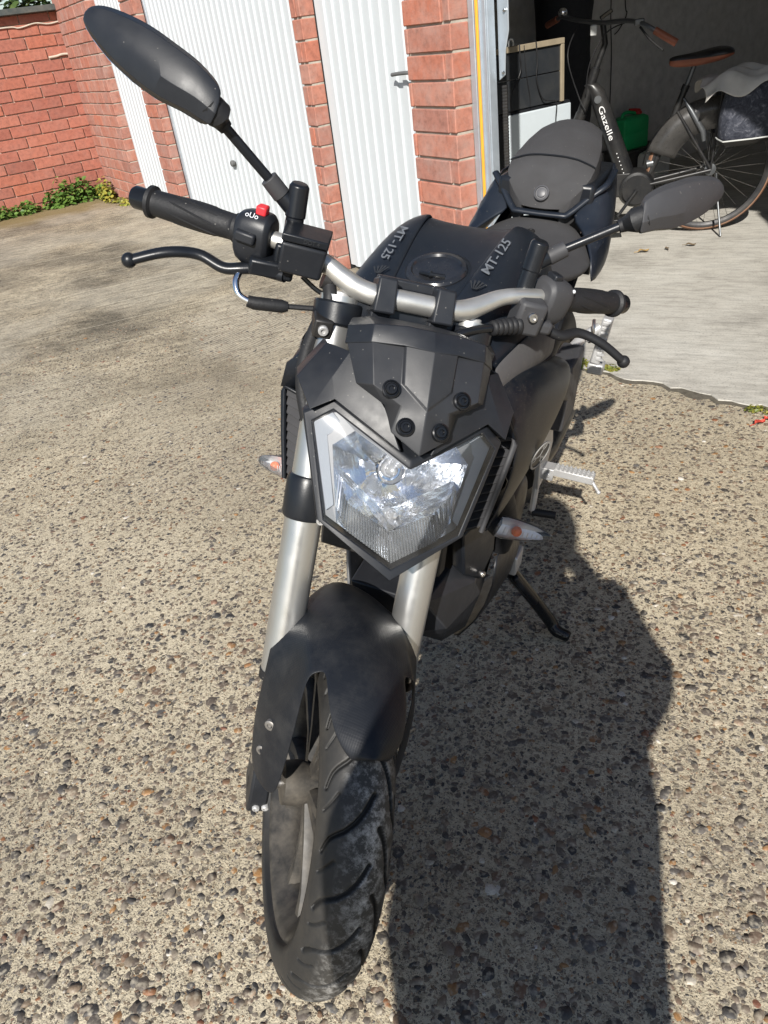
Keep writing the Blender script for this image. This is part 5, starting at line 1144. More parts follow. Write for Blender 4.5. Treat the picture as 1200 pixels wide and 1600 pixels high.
for s_ in (1, -1):
    m_ = MB(); m_.grid([sx(r, s_) for r in ([(0.150, 0.46, 0.47), (0.165, 0.47, 0.40), (0.140, 0.42, 0.30), (0.100, 0.37, 0.29)], [(0.158, 0.60, 0.42), (0.170, 0.62, 0.36), (0.150, 0.60, 0.25), (0.09, 0.56, 0.22)], [(0.145, 0.70, 0.36), (0.158, 0.72, 0.30), (0.140, 0.72, 0.23), (0.08, 0.70, 0.20)])])
    m_.build('belly_pan', 'black_plastic', moto, smooth=45, sub=1, thick=0.006)
    # crash-guard like side cover beside the radiator, with two bolts
    m_ = MB(); m_.prism(sx([(0.128, 0.335, 0.600), (0.150, 0.410, 0.610), (0.155, 0.450, 0.560), (0.152, 0.470, 0.480), (0.145, 0.420, 0.440), (0.132, 0.350, 0.500)], s_), (-0.03 * s_, 0.02, 0)); sc_ = m_.build('engine_side_cover', 'satin_black', moto, bevel=0.006)
    for c in ((0.152, 0.395, 0.590), (0.150, 0.405, 0.470)): bolt(Vector((c[0] * s_, c[1], c[2])), (0.8 * s_, -0.6, 0), 0.006, sc_, 'steel')
    m_ = MB(); m_.tube(sx(catmull([(0.150, 0.42, 0.66), (0.160, 0.46, 0.60), (0.162, 0.50, 0.52), (0.150, 0.52, 0.45)], 4), s_), 0.020, 12); m_.build('coolant_hose', 'rubber', moto)
m_ = MB(); m_.prism([(-0.03, 0.300, 0.690), (-0.055, 0.285, 0.660), (-0.045, 0.270, 0.620), (0.02, 0.250, 0.600), (0.035, 0.270, 0.660)], (0.0, 0.03, 0.0)); m_.build('horn_bracket', 'satin_black', moto, bevel=0.003)
m_ = MB(); m_.lathe([(0.036, 0), (0.036, 0.016), (0.026, 0.022), (0.01, 0.026)], (0.0, 0.262, 0.640), (0, -1, -0.1), 24); m_.build('horn', 'gloss_black', moto)
# side stand with spring
Li = Matrix.Rotation(-LEAN, 4, 'Y'); foot = Li @ Vector((0.290, 0.745, 0.014))
stand = catmull([(0.130, 0.690, 0.262), (0.155, 0.705, 0.220), (0.200, 0.738, 0.140), (0.243, 0.752, 0.078), foot + Vector((-0.022, 0.0, 0.004)), foot + Vector((0.012, -0.004, 0.000))], 6)
m_ = MB(); m_.tube(stand, [0.0155] * 20 + [0.0150] * 6 + [0.0140] * 3 + [0.0130, 0.009], 14); sso = m_.build('side_stand', 'gloss_black', moto, smooth=60)
m_ = MB(); m_.tube([Vector((0.158, 0.672, 0.250)) + (Vector((0.205, 0.722, 0.150)) - Vector((0.158, 0.672, 0.250))) * (i / 40) for i in range(41)], [0.0075 + 0.0018 * (i % 2) for i in range(41)], 10); m_.build('stand_spring', 'satin_black', sso, smooth=80)
m_ = MB(); m_.box((0.150, 0.665, 0.305), (0.030, 0.05, 0.050)); m_.build('stand_bracket', 'cast_alu', sso, bevel=0.004)
# rider pegs, shift pedal, brake pedal, pillion pegs
def pegs(s_):
    m_ = MB(); m_.prism(sx([(0.135, 0.80, 0.56), (0.135, 0.88, 0.58), (0.135, 0.95, 0.45), (0.135, 0.90, 0.37), (0.135, 0.85, 0.37)], s_), (0.012 * s_, 0, 0)); hg = m_.build('heel_guard', 'cast_alu', moto, bevel=0.003)
    m_ = MB(); m_.box((0.157 * s_, 0.890, 0.404), (0.030, 0.034, 0.030)); m_.lathe([(0.006, 0), (0.006, 0.004)], (0.160 * s_, 0.872, 0.404), (0, -1, 0), 12); pg = m_.build('footpeg', 'cast_alu', moto, bevel=0.003)
    m_ = MB(); m_.box((0.216 * s_, 0.890, 0.411), (0.092, 0.028, 0.018)); m_.tube([(0.258 * s_, 0.89, 0.404), (0.278 * s_, 0.885, 0.382)], [0.0045, 0.004], 8); m_.ball((0.278 * s_, 0.885, 0.382), 0.0055, 8, 6)
    m_.build('peg_bar', 'cast_alu', pg, bevel=0.003)
    m_ = MB()
    for i in range(9):
        for j in (-1, 0, 1): m_.box((0.176 * s_ + i * 0.010 * s_, 0.890 + j * 0.009, 0.422), (0.004, 0.004, 0.006))
    m_.build('peg_teeth', 'cast_alu', pg, smooth=0)
    m_ = MB(); m_.tube(sx(catmull([(0.140, 0.95, 0.66), (0.160, 1.02, 0.68), (0.190, 1.050, 0.700)], 4), s_), 0.012, 10); pp = m_.build('pillion_peg', 'cast_alu', moto)
    m_ = MB(); m_.box((0.200 * s_, 1.052, 0.672), (0.022, 0.030, 0.110), Quaternion((0, 1, 0), 0.10)); m_.build('peg_bar', 'cast_alu', pp, bevel=0.004)
    m_ = MB()
    for i in range(8): m_.box((0.205 * s_, 1.036, 0.632 + i * 0.012), (0.016, 0.005, 0.005))
    m_.build('peg_teeth', 'cast_alu', pp, smooth=0)
    m_ = MB(); m_.box((0.198 * s_, 1.055, 0.604), (0.036, 0.034, 0.026)); m_.build('peg_knuckle', 'cast_alu', pp, bevel=0.004)
    m_ = MB(); m_.tube(sx(catmull([(0.182, 1.00, 0.735), (0.186, 0.985, 0.720), (0.184, 0.99, 0.690), (0.170, 1.01, 0.688)], 4), s_), 0.004, 8); m_.build('luggage_hook', 'steel', pp)
sym2(pegs)
m_ = MB(); m_.tube([(0.140, 0.86, 0.395), (0.142, 0.845, 0.315)], [0.008, 0.007], 8); gp = m_.build('shift_pedal', 'cast_alu', moto)
m_ = MB(); m_.tube([Vector((0.142, 0.845, 0.311)) + Vector((0.054, 0.012, -0.002)) * (i / 24) for i in range(25)], [0.0085 + 0.0014 * (i % 2) for i in range(25)], 12); m_.build('shift_rubber', 'rubber', gp, smooth=80)
m_ = MB(); m_.tube([(-0.14, 0.90, 0.37), (-0.16, 0.80, 0.32), (-0.19, 0.79, 0.32)], 0.008, 8); m_.build('brake_pedal', 'cast_alu', moto)
# swing arm, exhaust, rear fender
m_ = MB()
for s_ in (-1, 1): m_.tube([(0.10 * s_, 0.90, 0.36), (0.11 * s_, 1.10, 0.34), (0.105 * s_, 1.36, 0.31)], [0.03, 0.028, 0.022], 10)
m_.box((0, 0.96, 0.36), (0.18, 0.05, 0.06)); m_.build('swing_arm', 'satin_black', moto)
m_ = MB(); m_.tube([(-0.10, 0.50, 0.30), (-0.11, 0.70, 0.20), (-0.15, 0.85, 0.24), (-0.165, 1.10, 0.33)], [0.022, 0.024, 0.035, 0.045], 14); m_.build('exhaust', 'steel', moto)
m_ = MB(); m_.grid([[(x, 1.355 + 0.34 * math.sin(a), 0.307 + 0.34 * math.cos(a)) for x in (-0.07, 0, 0.07)] for a in np.linspace(-0.9, 0.7, 12)]); m_.build('rear_fender', 'black_plastic', moto, thick=0.003, smooth=80)
m_ = MB(); m_.box((0.17, 0.83, 0.655), (0.012, 0.14, 0.06), Quaternion((1, 0, 0), -0.5)); m_.box((0.15, 0.93, 0.60), (0.05, 0.12, 0.16)); m_.build('side_cover', 'grey_plastic', moto, bevel=0.006)
m_ = MB(); m_.box((-0.15, 0.92, 0.62), (0.05, 0.16, 0.18)); m_.build('side_cover', 'grey_plastic', moto, bevel=0.006)
m_ = MB(); m_.tube([(0.168, 0.640, 0.690), (0.163, 0.760, 0.600)], 0.008, 8, flat=0.6); m_.build('frame_strut', 'cast_alu', moto)
m_ = MB(); m_.box((0.02, 0.42, 0.86), (0.15, 0.20, 0.10)); m_.build('air_box', 'satin_black', moto, bevel=0.01)

# ================================================================== THINGS IN THE GARAGE
mat('appliance_white', (0.45, 0.50, 0.53), 0.4, var=0.03, dust=0.06)
mat('appliance_black', (0.012, 0.013, 0.015), 0.35)
mat('board_black', (0.016, 0.019, 0.023), 0.5, dust=0.06)
mat('pale_wood', (0.24, 0.20, 0.14), 0.6, var=0.15)
mat('black_fabric', (0.010, 0.011, 0.014), 0.85)
mat('cable_black', (0.010, 0.010, 0.011), 0.5)
mat('can_green', (0.01, 0.30, 0.10), 0.4)
mat('can_red', (0.38, 0.02, 0.02), 0.45)
mat('can_white', (0.44, 0.45, 0.44), 0.5, dust=0.2)
mat('cap_blue', (0.02, 0.08, 0.5), 0.45)
mat('crate_dark', (0.03, 0.03, 0.032), 0.7, dust=0.3)
mat('bike_black', (0.007, 0.0075, 0.009), 0.38, dust=0.08)
mat('bike_grey', (0.10, 0.105, 0.11), 0.4, metal=0.6)
mat('leather', (0.20, 0.065, 0.035), 0.5, var=0.2)
mat('tyre_brown', (0.17, 0.085, 0.048), 0.7, dust=0.2)
mat('guard_clear', (0.030, 0.029, 0.028), 0.30, dust=0.25, dust_col=(0.14, 0.13, 0.12))
mat('letter_white', (0.62, 0.62, 0.62), 0.5)
mat('cloth_pale', (0.58, 0.56, 0.52), 0.9, var=0.25, dust=0.3, dust_col=(0.12, 0.11, 0.10), dust_scale=7)
def pannier_mat():
    mt, n, b = nodes_of('pannier_fabric'); ln = n.links.new; co = coords(n)
    nz = N(n, 'TexNoise', Scale=26.0, Detail=7.0, Roughness=0.7, Distortion=1.5); ln(co, nz.inputs['Vector'])
    r = ramp(n, [(0.40, (0.016, 0.019, 0.030)), (0.54, (0.040, 0.044, 0.060)), (0.70, (0.15, 0.155, 0.18))]); ln(nz.outputs['Fac'], r.inputs[0]); ln(r.outputs[0], b.inputs['Base Color']); b.inputs['Roughness'].default_value = 0.8; MATS['pannier_fabric'] = mt
pannier_mat()
GM = Matrix.Translation(GP) @ Matrix.Rotation(G_ROT, 4, 'Z')                  # garage frame: x along facade, y into the room
# white cabinet with black edges
wc = empty('cabinet', FW(0.60, -0.945, 0.006), (0, 0, G_ROT)); tag(wc, 'white faced low cabinet with black edges inside the open garage', 'cabinet')
m_ = MB(); m_.box((0.0, 0.0, 0.388), (0.20, 0.56, 0.776)); m_.build('carcass', 'appliance_black', wc, bevel=0.012)
m_ = MB(); m_.box((0.104, 0.034, 0.386), (0.014, 0.475, 0.75)); m_.build('front_panel', 'appliance_white', wc, bevel=0.010, seg=3)
# framed black board standing on it
bd = empty('board', FW(0.69, -0.90, 0.784), (0, 0, G_ROT)); tag(bd, 'black panelled board in a pale wooden frame above the white cabinet', 'board')
m_ = MB(); m_.box((0.0, 0.0, 0.076), (0.02, 0.50, 0.148)); m_.build('panel', 'board_black', bd, bevel=0.003)
m_ = MB(); m_.box((0.0, 0.0, 0.218), (0.02, 0.50, 0.128)); m_.build('panel', 'board_black', bd, bevel=0.003)
m_ = MB(); m_.box((0.006, 0.0, 0.297), (0.034, 0.52, 0.028)); m_.build('top_rail', 'pale_wood', bd, bevel=0.002)
m_ = MB(); m_.box((0.006, 0.248, 0.140), (0.034, 0.022, 0.284)); m_.build('stile', 'pale_wood', bd, bevel=0.002)
# upper dark shelf and tall rolled mat
us = empty('shelf', FW(0.22, -1.15, 1.30), (0, 0, G_ROT)); tag(us, 'dark wall shelf board high in the garage near the jamb', 'shelf')
m_ = MB(); m_.box((-0.16, 0, 0.02), (0.55, 0.66, 0.03)); m_.build('board', 'crate_dark', us, bevel=0.003)
m_ = MB(); m_.box((-0.40, -0.2, -0.06), (0.03, 0.03, 0.16)); m_.box((-0.40, 0.2, -0.06), (0.03, 0.03, 0.16)); m_.build('bracket', 'crate_dark', us)
rm = MB(); R_ = []
for i in range(16):
    z_ = 0.02 + i * 0.12; rr_ = 0.185 * (1 + 0.05 * math.sin(i * 1.3)); R_.append([GM @ Vector((0.10 + rr_ * math.cos(t) * (1 + 0.06 * math.sin(5 * t + i)), 1.74 + rr_ * 0.95 * math.sin(t), z_)) for t in np.linspace(0, 2 * PI, 20, endpoint=False)])
rm.rings(R_); tag(rm.build('rolled_mat', 'black_fabric'), 'tall black rolled mat standing upright behind the bicycle handlebar', 'mat')
# cables hanging over the board
for i, P_ in enumerate(([(0.718, 0.825, 1.10), (0.722, 0.825, 1.04), (0.718, 0.832, 0.98), (0.716, 0.80, 0.92), (0.716, 0.757, 0.86), (0.714, 0.76, 0.80)],
           [(0.718, 0.944, 1.10), (0.720, 0.95, 1.0), (0.718, 0.945, 0.92), (0.720, 0.985, 0.82), (0.722, 1.04, 0.80), (0.728, 1.085, 0.784), (0.728, 1.08, 0.70), (0.728, 1.085, 0.62)],
           [(0.716, 0.86, 1.09), (0.716, 0.87, 0.97), (0.716, 0.895, 0.85), (0.716, 0.90, 0.79)])):
    m_ = MB(); m_.tube([GM @ Vector(p) for p in catmull(P_, 5)], 0.0035 if i < 2 else 0.002, 7)
    tag(m_.build('hanging_cable', 'cable_black'), ['black cable hanging on the board nearest the door jamb', 'black cable hanging over the board and down the white cabinet', 'thin black cord hanging between the two cables on the board'][i], 'cable', 'cables hanging on the board')
for i, P_ in enumerate(([(-0.335, 2.637, 2.2), (-0.335, 2.63, 1.22), (-0.335, 2.655, 0.85), (-0.335, 2.655, 0.40)], [(-0.335, 2.70, 2.2), (-0.335, 2.77, 1.25), (-0.335, 2.80, 1.12), (-0.335, 2.73, 1.03), (-0.335, 2.68, 1.0)])):
    m_ = MB(); m_.tube([GM @ Vector(p) for p in catmull(P_, 5)], 0.004, 7); tag(m_.build('wall_wire', 'cable_black'), ['thin black wire running straight down the garage wall', 'thin black wire looping on the garage wall behind the bicycle'][i], 'wire', 'wires on the garage wall')
m_ = MB(); c = GM @ Vector((0.722, 0.763, 1.108)); q = Matrix.Rotation(G_ROT, 3, 'Z')
m_.tube([c + q @ Vector((0, 0.016 * math.cos(t), 0.022 * math.sin(t))) for t in np.linspace(-0.5, PI + 0.5, 12)], 0.0045, 8); tag(m_.build('steel_shackle', 'can_white'), 'small pale shackle on the wooden rail of the board', 'shackle')
# cans on the floor against the wall
cr_ = empty('storage_crate', FW(-0.21, -2.82, 0.012), (0, 0, G_ROT)); tag(cr_, 'low dark storage crate under the green jerrycan', 'crate')
m_ = MB(); m_.box((0, 0, 0.10), (0.24, 0.44, 0.19)); m_.build('crate_body', 'crate_dark', cr_, bevel=0.008)
m_ = MB(); m_.box((0, 0, 0.198), (0.26, 0.46, 0.014)); m_.build('crate_rim', 'crate_dark', cr_, bevel=0.004)
jc = empty('jerrycan', FW(-0.20, -2.745, 0.218), (0, 0, G_ROT)); tag(jc, 'green plastic jerrycan with red spout cap in the garage', 'jerrycan')
m_ = MB(); m_.rings([[Vector((x * 0.07 * k, y * 0.135 * k, z_)) for x, y in ((-1, -0.9), (-0.9, -1), (0.9, -1), (1, -0.9), (1, 0.9), (0.9, 1), (-0.9, 1), (-1, 0.9))] for z_, k in ((0, 0.94), (0.01, 1), (0.10, 1.0), (0.105, 0.985), (0.115, 0.985), (0.12, 1), (0.195, 1), (0.215, 0.96), (0.232, 0.70))]); m_.build('can_body', 'can_green', jc, smooth=40, bevel=0.004)
m_ = MB(); m_.tube(catmull([(0, -0.095, 0.205), (0, -0.085, 0.250), (0, -0.03, 0.258), (0, 0.045, 0.240)], 5), 0.013, 10); m_.build('handle', 'can_green', jc)
m_ = MB(); m_.lathe([(0.026, 0), (0.030, 0.006), (0.030, 0.022), (0.022, 0.030), (0.014, 0.040)], (0, 0.075, 0.228), (0, 0.3, 1), 16); m_.tube([(0, 0.06, 0.262), (0, -0.02, 0.275)], [0.012, 0.008], 8); m_.build('cap', 'can_red', jc)
wj = empty('canister', FW(-0.13, -2.84, 0.012), (0, 0, G_ROT)); tag(wj, 'translucent white canister with blue cap below the green jerrycan', 'canister')
wj.location = FW(0.02, -2.78, 0.012)
m_ = MB(); m_.rings([[Vector((x * 0.065 * k, y * 0.12 * k, z_)) for x, y in ((-1, -0.85), (-0.85, -1), (0.85, -1), (1, -0.85), (1, 0.85), (0.85, 1), (-0.85, 1), (-1, 0.85))] for z_, k in ((0, 0.95), (0.01, 1), (0.16, 1), (0.185, 0.9), (0.20, 0.55))]); m_.build('can_body', 'can_white', wj, smooth=40, bevel=0.004)
m_ = MB(); m_.lathe([(0.022, 0), (0.022, 0.022), (0.018, 0.026)], (0, 0.055, 0.193), (0, 0, 1), 16); m_.build('cap', 'cap_blue', wj)
m_ = MB(); m_.tube(catmull([(0, -0.08, 0.175), (0, -0.06, 0.222), (0, 0.0, 0.222), (0, 0.02, 0.195)], 4), 0.010, 8); m_.build('handle', 'can_white', wj)

# ---------------------------------------------------------------- city bicycle
BH = Vector((-0.975, -0.222, 0)).normalized(); BLv = Vector((-BH.y, BH.x, 0)); BLv = BLv if BLv.y < 0 else -BLv
BA = Vector((0.25, 4.44, 0.012))
by = empty('bicycle', BA); tag(by, 'black city bicycle with brown grips and saddle parked in the open garage', 'bicycle')
BM = Matrix.Identity(4)
for i in range(3): BM[i][0] = BH[i]; BM[i][1] = BLv[i]; BM[i][2] = (0, 0, 1)[i]
def bt(P_, r, mt, name, n=12, parent=by, flat=None, smooth=50):
    m_ = MB(); m_.tube(P_, r, n, flat=flat); return m_.build(name, mt, parent, BM, smooth=smooth)
def bwheel(u, name, turn=0.0):
    c = Vector((u, 0, 0.345)); ax = Vector((math.sin(turn), math.cos(turn), 0)); q = ax.to_track_quat('Z', 'Y')
    circ = lambda r, n=56, h=0: [c + q @ Vector((r * math.cos(t), r * math.sin(t), h)) for t in np.linspace(0, 2 * PI, n, endpoint=False)]
    m_ = MB(); m_.lathe([(0.318, -0.012), (0.326, -0.016), (0.335, -0.015), (0.345, -0.0), (0.335, 0.015), (0.326, 0.016), (0.318, 0.012)], c, ax, 64, cap=False); w_ = m_.build(name, 'tyre_brown', by, BM)
    m_ = MB(); m_.lathe([(0.328, -0.0165), (0.328, -0.0175), (0.316, -0.017), (0.308, -0.013), (0.300, -0.008), (0.300, 0.008), (0.308, 0.013), (0.316, 0.017), (0.328, 0.0175), (0.328, 0.0165)], c, ax, 64, cap=False); m_.build('rim', 'dark_metal', w_, BM)
    m_ = MB(); m_.lathe([(0.012, -0.055), (0.032, -0.05), (0.032, -0.035), (0.028, 0.035), (0.032, 0.05), (0.012, 0.055)], c, ax, 20); m_.build('hub', 'bike_grey', w_, BM)
    for i in range(28):
        t = 2 * PI * i / 28; s_ = 1 if i % 2 else -1
        m_ = MB(); m_.tube([c + q @ Vector((0.028 * math.cos(t + 0.5 * s_), 0.028 * math.sin(t + 0.5 * s_), 0.03 * s_)), c + q @ Vector((0.302 * math.cos(t), 0.302 * math.sin(t), 0))], 0.0012, 4, cap=False); m_.build('spoke', 'steel', w_, BM)
    return w_
bwheel(0.0, 'rear_wheel'); bwheel(1.12, 'front_wheel', -0.35)
# frame: battery down tube, seat tube, stays, head tube
R_ = []
for u, z_, a_, b_ in ((0.69, 0.845, 0.020, 0.028), (0.665, 0.835, 0.034, 0.036), (0.635, 0.79, 0.045, 0.040), (0.56, 0.60, 0.048, 0.042), (0.47, 0.38, 0.050, 0.042), (0.44, 0.30, 0.046, 0.040)):
    d_ = Vector((0.93, 0, -0.37)); R_.append([Vector((u, 0, z_)) + d_ * (math.cos(t) * a_) + Vector((0, math.sin(t) * b_, 0)) for t in np.linspace(0, 2 * PI, 14, endpoint=False)])
m_ = MB(); m_.rings(R_); ft = m_.build('battery_tube', 'bike_black', by, BM, smooth=60)
lettering('lettering', 'Gazelle', 0.044, BM @ Vector((0.583, 0.0435, 0.640)), BM.to_3x3() @ Vector((-0.365, 0, -0.93)), BM.to_3x3() @ Vector((-0.93, 0, 0.365)), 'letter_white', ft, stretch=1.5)
for i in range(8):
    m_ = MB(); m_.ball((0.517 - i * 0.0085, 0.0435, 0.475 - i * 0.0215), 0.0035, 6, 5); m_.build('print_dot', 'letter_white', ft, BM)
m_ = MB(); m_.lathe([(0.020, -0.001), (0.020, 0.001)], (0.632, 0.0415, 0.765), (0, 1, 0), 20); m_.lathe([(0.014, 0.001), (0.014, 0.0015)], (0.632, 0.0415, 0.765), (0, 1, 0), 20); m_.build('round_badge', 'bike_grey', ft, BM)
m_ = MB(); m_.lathe([(0.05, -0.065), (0.095, -0.055), (0.105, -0.03), (0.105, 0.03), (0.092, 0.058), (0.06, 0.066), (0.055, 0.075), (0.02, 0.080)], (0.40, 0, 0.275), (0, 1, 0), 32); m_.box((0.45, 0, 0.30), (0.13, 0.10, 0.13)); m_.build('motor', 'bike_black', by, BM, bevel=0.01)
bt([(0.345, 0, 0.30), (0.30, 0, 0.40), (0.165, 0, 0.77)], [0.02, 0.019, 0.018], 'bike_black', 'seat_tube')
bt([(0.165, 0, 0.765), (0.125, 0, 0.885)], [0.0135, 0.0135], 'bike_grey', 'seat_post'); bt([(0.172, 0, 0.755), (0.160, 0, 0.785)], 0.021, 'bike_black', 'seat_clamp')
bt([(0.345, 0.0, 0.395), (0.31, 0, 0.40)], 0.024, 'bike_grey', 'frame_lug')
for s_ in (-1, 1):
    bt([(0.345, 0.05 * s_, 0.29), (0.0, 0.066 * s_, 0.345)], 0.011, 'bike_black', 'chain_stay'); bt([(0.20, 0.03 * s_, 0.66), (0.0, 0.066 * s_, 0.350)], 0.009, 'bike_black', 'seat_stay')
    bt([(0.755, 0.055 * s_, 0.64), (1.06, 0.055 * s_, 0.36)], 0.012, 'bike_black', 'fork_blade')
bt([(0.72, 0, 0.70), (0.645, 0, 0.92)], 0.026, 'bike_black', 'head_tube'); bt([(0.75, 0, 0.63), (0.72, 0, 0.70)], 0.030, 'bike_black', 'fork_crown')
bt([(0.648, 0, 0.91), (0.600, 0, 1.03), (0.615, 0, 1.12)], [0.018, 0.016, 0.016], 'bike_black', 'stem')
bar = catmull([(0.86, -0.33, 1.165), (0.83, -0.24, 1.175), (0.74, -0.10, 1.150), (0.62, 0.0, 1.128), (0.53, 0.10, 1.128), (0.46, 0.22, 1.120), (0.40, 0.285, 1.093), (0.30, 0.315, 1.028)], 5)
hbk = bt(bar, 0.0115, 'bike_grey', 'handlebar')
bt([(0.372, 0.296, 1.075), (0.265, 0.320, 1.008)], [0.0175, 0.0185], 'leather', 'grip', 16)
bt([(0.86, -0.32, 1.166), (0.92, -0.44, 1.14)], 0.0175, 'leather', 'grip', 16)
bt(catmull([(0.44, 0.25, 1.095), (0.39, 0.30, 1.035), (0.33, 0.345, 0.985)], 4), 0.006, 'bike_black', 'brake_lever', 8)
m_ = MB(); m_.box((0.445, 0.245, 1.118), (0.05, 0.03, 0.03)); m_.build('shifter', 'bike_grey', by, BM, bevel=0.006)
m_ = MB(); m_.ball((0.83, -0.25, 1.195), 0.026, 12, 8); m_.build('bell', 'chrome', by, BM)
m_ = MB(); m_.box((0.60, 0.0, 1.165), (0.07, 0.055, 0.02), Quaternion((0, 1, 0), 0.5)); m_.build('display', 'screen', by, BM, bevel=0.004)
m_ = MB(); m_.box((0.665, 0.05, 1.10), (0.035, 0.03, 0.05)); m_.build('lamp', 'can_white', by, BM, bevel=0.006)
for P_ in ([(0.74, -0.1, 1.14), (0.80, 0.06, 1.0), (0.74, 0.05, 0.80), (0.70, 0.05, 0.72)], [(0.50, 0.12, 1.12), (0.60, 0.07, 1.08), (0.68, 0.06, 0.95), (0.70, 0.05, 0.80)]): bt(catmull(P_, 6), 0.0035, 'cable_black', 'cable', 6)
# saddle
R_ = []
for u, w_, zt, zb in ((0.262, 0.018, 0.915, 0.885), (0.235, 0.027, 0.925, 0.875), (0.18, 0.036, 0.926, 0.870), (0.11, 0.062, 0.932, 0.868), (0.05, 0.098, 0.944, 0.876), (-0.01, 0.112, 0.946, 0.885), (-0.05, 0.095, 0.938, 0.900), (-0.065, 0.06, 0.925, 0.905)):
    R_.append([Vector((u, w_ * math.cos(t), (zt + zb) / 2 + (zt - zb) / 2 * math.copysign(abs(math.sin(t)) ** 0.8, math.sin(t)))) for t in np.linspace(0, 2 * PI, 16, endpoint=False)])
m_ = MB(); m_.rings(R_); sdl = m_.build('saddle', 'leather', by, BM, smooth=70, sub=1)
m_ = MB(); m_.rings([[p + Vector((0, p.y * 0.03, 0.006)) if p.z > 0.908 else Vector((p.x, p.y * 1.03, 0.908)) for p in r] for r in R_]); m_.build('saddle_top', 'bike_black', sdl, BM, smooth=70, sub=1)
# fenders, coat guard, kickstand, rear rack
m_ = MB(); m_.grid([[(0.372 * math.cos(a), y, 0.345 + 0.372 * math.sin(a) - abs(y) * 0.25) for y in (-0.028, -0.014, 0, 0.014, 0.028)] for a in np.linspace(0.15, 2.9, 30)]); m_.build('rear_mudguard', 'bike_black', by, BM, smooth=80, thick=0.002)
m_ = MB(); m_.grid([[(0.368 * math.cos(a), 0.034, 0.345 + 0.368 * math.sin(a)), (0.30 * math.cos(a), 0.040, 0.345 + 0.30 * math.sin(a)), (0.21 * math.cos(a), 0.040, 0.345 + 0.21 * math.sin(a))] for a in np.linspace(0.35, 2.2, 20)]); m_.build('coat_guard', 'guard_clear', by, BM, smooth=80, thick=0.002)
bt(catmull([(-0.03, 0.075, 0.33), (-0.045, 0.09, 0.22), (-0.075, 0.17, 0.0)], 4), 0.0105, 'bike_grey', 'kickstand', 10, flat=0.6)
for s_ in (-1, 1): bt([(0.05, 0.075 * s_, 0.76), (-0.40, 0.075 * s_, 0.75)], 0.007, 'bike_black', 'rack_rail'); bt([(-0.02, 0.075 * s_, 0.76), (0.0, 0.07 * s_, 0.36)], 0.006, 'bike_black', 'rack_strut')
bt([(0.17, 0.02, 0.72), (0.13, 0.045, 0.66), (0.06, 0.055, 0.55), (0.05, 0.055, 0.50)], [0.008, 0.014, 0.016, 0.012], 'bike_grey', 'frame_lock', 10)
m_ = MB(); m_.lathe([(0.035, -0.003), (0.080, -0.003), (0.080, 0.003), (0.035, 0.003)], (0.40, 0.085, 0.275), (0, 1, 0), 32); m_.build('chain_ring', 'bike_black', by, BM)
bt([(0.40, 0.095, 0.275), (0.50, 0.105, 0.14)], 0.010, 'bike_black', 'crank', 8); m_ = MB(); m_.box((0.505, 0.15, 0.13), (0.09, 0.09, 0.022)); m_.build('pedal', 'bike_black', by, BM, bevel=0.004)
# panniers and the cloth laid over them
def pannier(s_, label):
    e = empty('pannier_bag', BA); tag(e, label, 'bag', 'pannier bags on the bicycle rack')
    R_ = []
    for z_, u0, u1, v0, v1 in ((0.485, -0.03, -0.30, 0.10, 0.17), (0.515, -0.005, -0.335, 0.09, 0.20), (0.62, 0.005, -0.36, 0.085, 0.225), (0.74, -0.02, -0.36, 0.085, 0.215), (0.80, -0.03, -0.35, 0.09, 0.19)):
        R_.append([Vector((u, v * s_, z_ + 0.012 * math.sin(u * 40))) for u, v in ((u0, v0), (u0 * .6 + u1 * .4, v0), (u1, v0), (u1, (v0 + v1) / 2), (u1 + .02, v1), ((u0 + u1) / 2, v1 + .012), (u0 - .02, v1), (u0, (v0 + v1) / 2))])
    m_ = MB(); m_.rings(R_); m_.build('bag_body', 'pannier_fabric', e, BM, smooth=60, sub=1)
    m_ = MB(); m_.rings([[Vector((p.x * 1.01, p.y * 1.015, p.z)) for p in R_[0]], [Vector((p.x, p.y * 1.02, p.z - 0.0)) for p in R_[1]]]); m_.build('bag_base', 'bike_black', e, BM, smooth=40)
    m_ = MB(); m_.tube([Vector((p.x, p.y * 1.03, p.z + 0.004)) for p in R_[1][3:] + R_[1][:1]], 0.004, 6); m_.build('reflective_piping', 'can_white', e, BM)
pannier(1, 'patterned dark pannier bag on the near side of the bicycle rack'); pannier(-1, 'dark pannier bag on the far side of the bicycle rack')
m_ = MB(); rc = random.Random(11); Gd = []
for i in range(15):
    u = 0.09 - i * 0.034; row = []
    for j in range(13):
        v = -0.20 + j * 0.036; edge_ = max(0, abs(v - 0.015) - 0.13); z_ = 0.815 + 0.02 * math.sin(i * 0.9 + j * 0.5) + 0.012 * math.sin(j * 1.7 - i * 0.6) - edge_ * 0.9 + rc.uniform(-.006, .006) - max(0, u - 0.03) * 0.6
        row.append(Vector((u + 0.012 * math.sin(j * 1.1), v * (1 - max(0, edge_) * 0.3), z_ + (i * 0.0025))))
    Gd.append(row)
m_.grid(Gd); tag(m_.build('cloth', 'cloth_pale', None, Matrix.Translation(BA) @ BM, smooth=180, sub=1, thick=0.004), 'crumpled pale cloth laid over the bicycle panniers', 'cloth')

